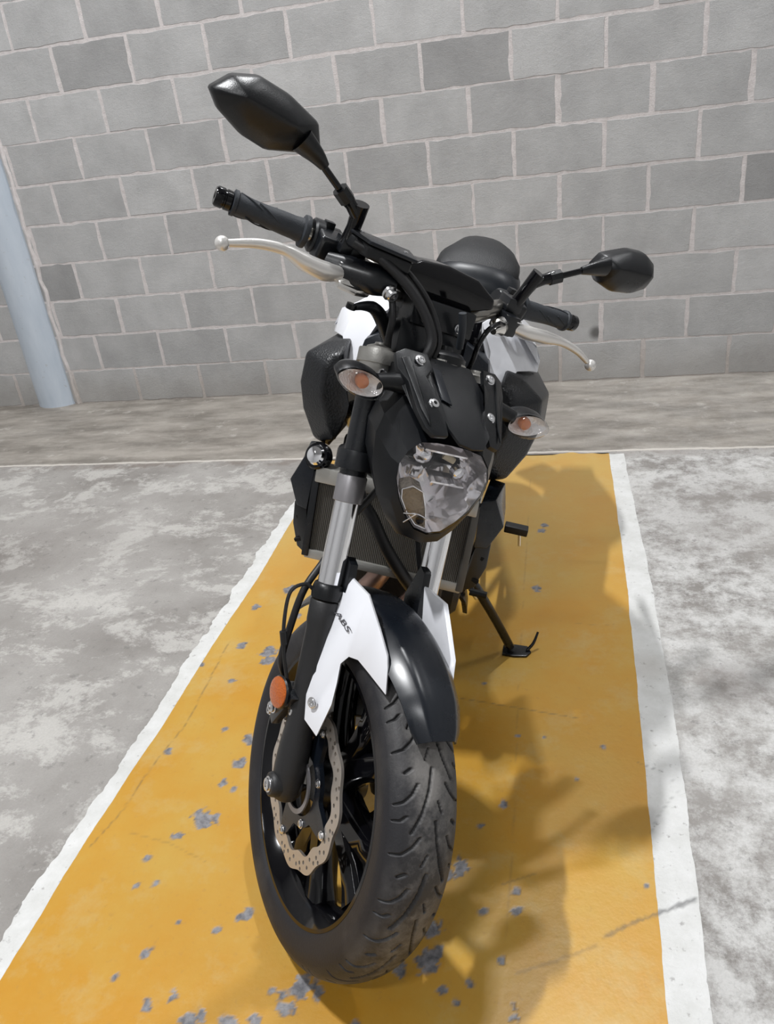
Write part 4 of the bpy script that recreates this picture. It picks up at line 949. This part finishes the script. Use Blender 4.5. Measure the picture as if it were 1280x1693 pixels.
bm = B(); box(bm, (-.62,0,.225), (.10,.07,.035)); part('oil_sump', bm, 'engine', en, False, bevel=.012)
bm = B(); lathe(bm, (-.49,.03,.315), (1,0,-.2), [(0,.034),(.055,.034),(.060,.028)], 28); part('oil_filter', bm, 'satin', en)
# frame
for s in (-1, 1):
    bm = B(); tube(bm, [(-.36,s*.04,.83),(-.46,s*.10,.80),(-.60,s*.155,.72),(-.78,s*.150,.60),(-.90,s*.125,.50),(-.93,s*.12,.38)], .019, 14, 6); fr_ = part('frame_rail', bm, 'satin')
    bm = B(); tube(bm, [(-.35,s*.04,.74),(-.44,s*.09,.70),(-.58,s*.14,.62),(-.72,s*.150,.56)], .014, 12, 6); part('frame_rail', bm, 'satin')
    bm = B(); tube(bm, [(-.90,s*.12,.45),(-1.10,s*.125,.38),(-1.40,s*.125,.315)], [.03,.028,.022], 12, 5, flat=.7); part('swingarm', bm, 'satin')
    bm = B(); tube(bm, [(-.80,s*.14,.66),(-1.05,s*.12,.78),(-1.45,s*.07,.86)], .012, 12, 4); part('subframe_rail', bm, 'satin')
    bm = B(); slab(bm, [Vector((x,s*.150,z)) for x,z in ((-.84,.42),(-.80,.34),(-.90,.28),(-1.0,.33),(-.96,.44))], (0,s*.010,0)); part('footrest_plate', bm, 'cast', None, False, bevel=.003)
bm = B(); tube(bm, [(-.325,0,.99),(-.355,0,.93),(-.40,0,.80),(-.36,0,.745)], .030, 20, 3); part('steering_head', bm, 'satin')
bm = B(); tube(bm, [(-1.0,.0,.70),(-1.14,0,.52)], .030, 16, 1); part('rear_shock', bm, 'satin')
bm = B(); ring_plate(bm, (-1.40,0,.315), .085, .090, polar(90, lambda t: .088+.003*cos(42*t)), polar(40, lambda t: .05), []); part('sprocket', bm, 'cast')
for z0, z1 in ((.395,.402),(.325,.232)):
    bm = B(); box(bm, ((-.80-1.40)/2, .088, (z0+z1)/2), (.30,.006,.006), (-.60,0,z1-z0)); part('drive_chain', bm, 'core')
# footrests, gear lever
for s in (-1, 1):
    bm = B(); tube(bm, [(-.85,s*.165,.402),(-.85,s*.225,.400)], .009, 12, 1); pg = part('footrest', bm, 'cast')
    bm = B(); box(bm, (-.85,s*.262,.400), (.014,.030,.010)); part('footrest_rubber', bm, 'hose', pg, False, bevel=.003)
    bm = B(); tube(bm, [(-.85,s*.272,.392),(-.852,s*.276,.372),(-.853,s*.280,.352)], .0035, 8, 1); part('feeler_bolt', bm, 'bolt', pg)
bm = B(); tube(bm, [(-.80,.155,.34),(-.72,.175,.315),(-.66,.185,.31)], .006, 10, 3); gl = part('gear_lever', bm, 'satin')
bm = B(); tube(bm, [(-.655,.180,.31),(-.655,.222,.31)], .009, 12, 1); part('lever_rubber', bm, 'hose', gl)
bm = B(); tube(bm, [(-.80,-.155,.32),(-.70,-.18,.27)], .007, 10, 1); part('brake_pedal', bm, 'satin')
# side stand
bm = B(); tube(bm, [(-.690,.150,.335),(-.700,.190,.300),(-.735,.262,.190),(-.757,.318,.100)], [.014,.0125,.0115,.0115], 16, 5); sd = part('side_stand', bm, 'satin')
n_ = Vector((0,-sin(LEAN),cos(LEAN)))  # floor normal in the bike frame
fc = Vector((-.757,.332,.0865))
bm = B()
e1 = Vector((1,0,0)); e2 = n_.cross(e1)
pl = [fc+e1*a+e2*b_ for a, b_ in ((-.022,-.030),(-.026,.0),(-.020,.034),(.004,.045),(.022,.034),(.024,.0),(.018,-.030))]
slab(bm, [p-n_*.0005 for p in pl], n_*.007); part('stand_foot', bm, 'satin', sd, False, bevel=.002)
bm = B(); tube(bm, [fc+e2*.034+n_*.008, fc+e2*.050+e1*-.012+n_*.022, fc+e2*.062+e1*-.030+n_*.046], [.0045,.004,.003], 10, 3); part('stand_tang', bm, 'satin', sd)
bm = B(); tube(bm, [(-.66,.165,.33),(-.69,.20,.27)], .004, 8, 1); part('stand_spring', bm, 'bolt', sd)
bm = B(); slab(bm, [(-.62,.130,.34),(-.62,.165,.30),(-.66,.175,.24),(-.74,.170,.23),(-.76,.135,.33)], (0,.012,0)); part('stand_bracket', bm, 'satin', sd, False, bevel=.003)
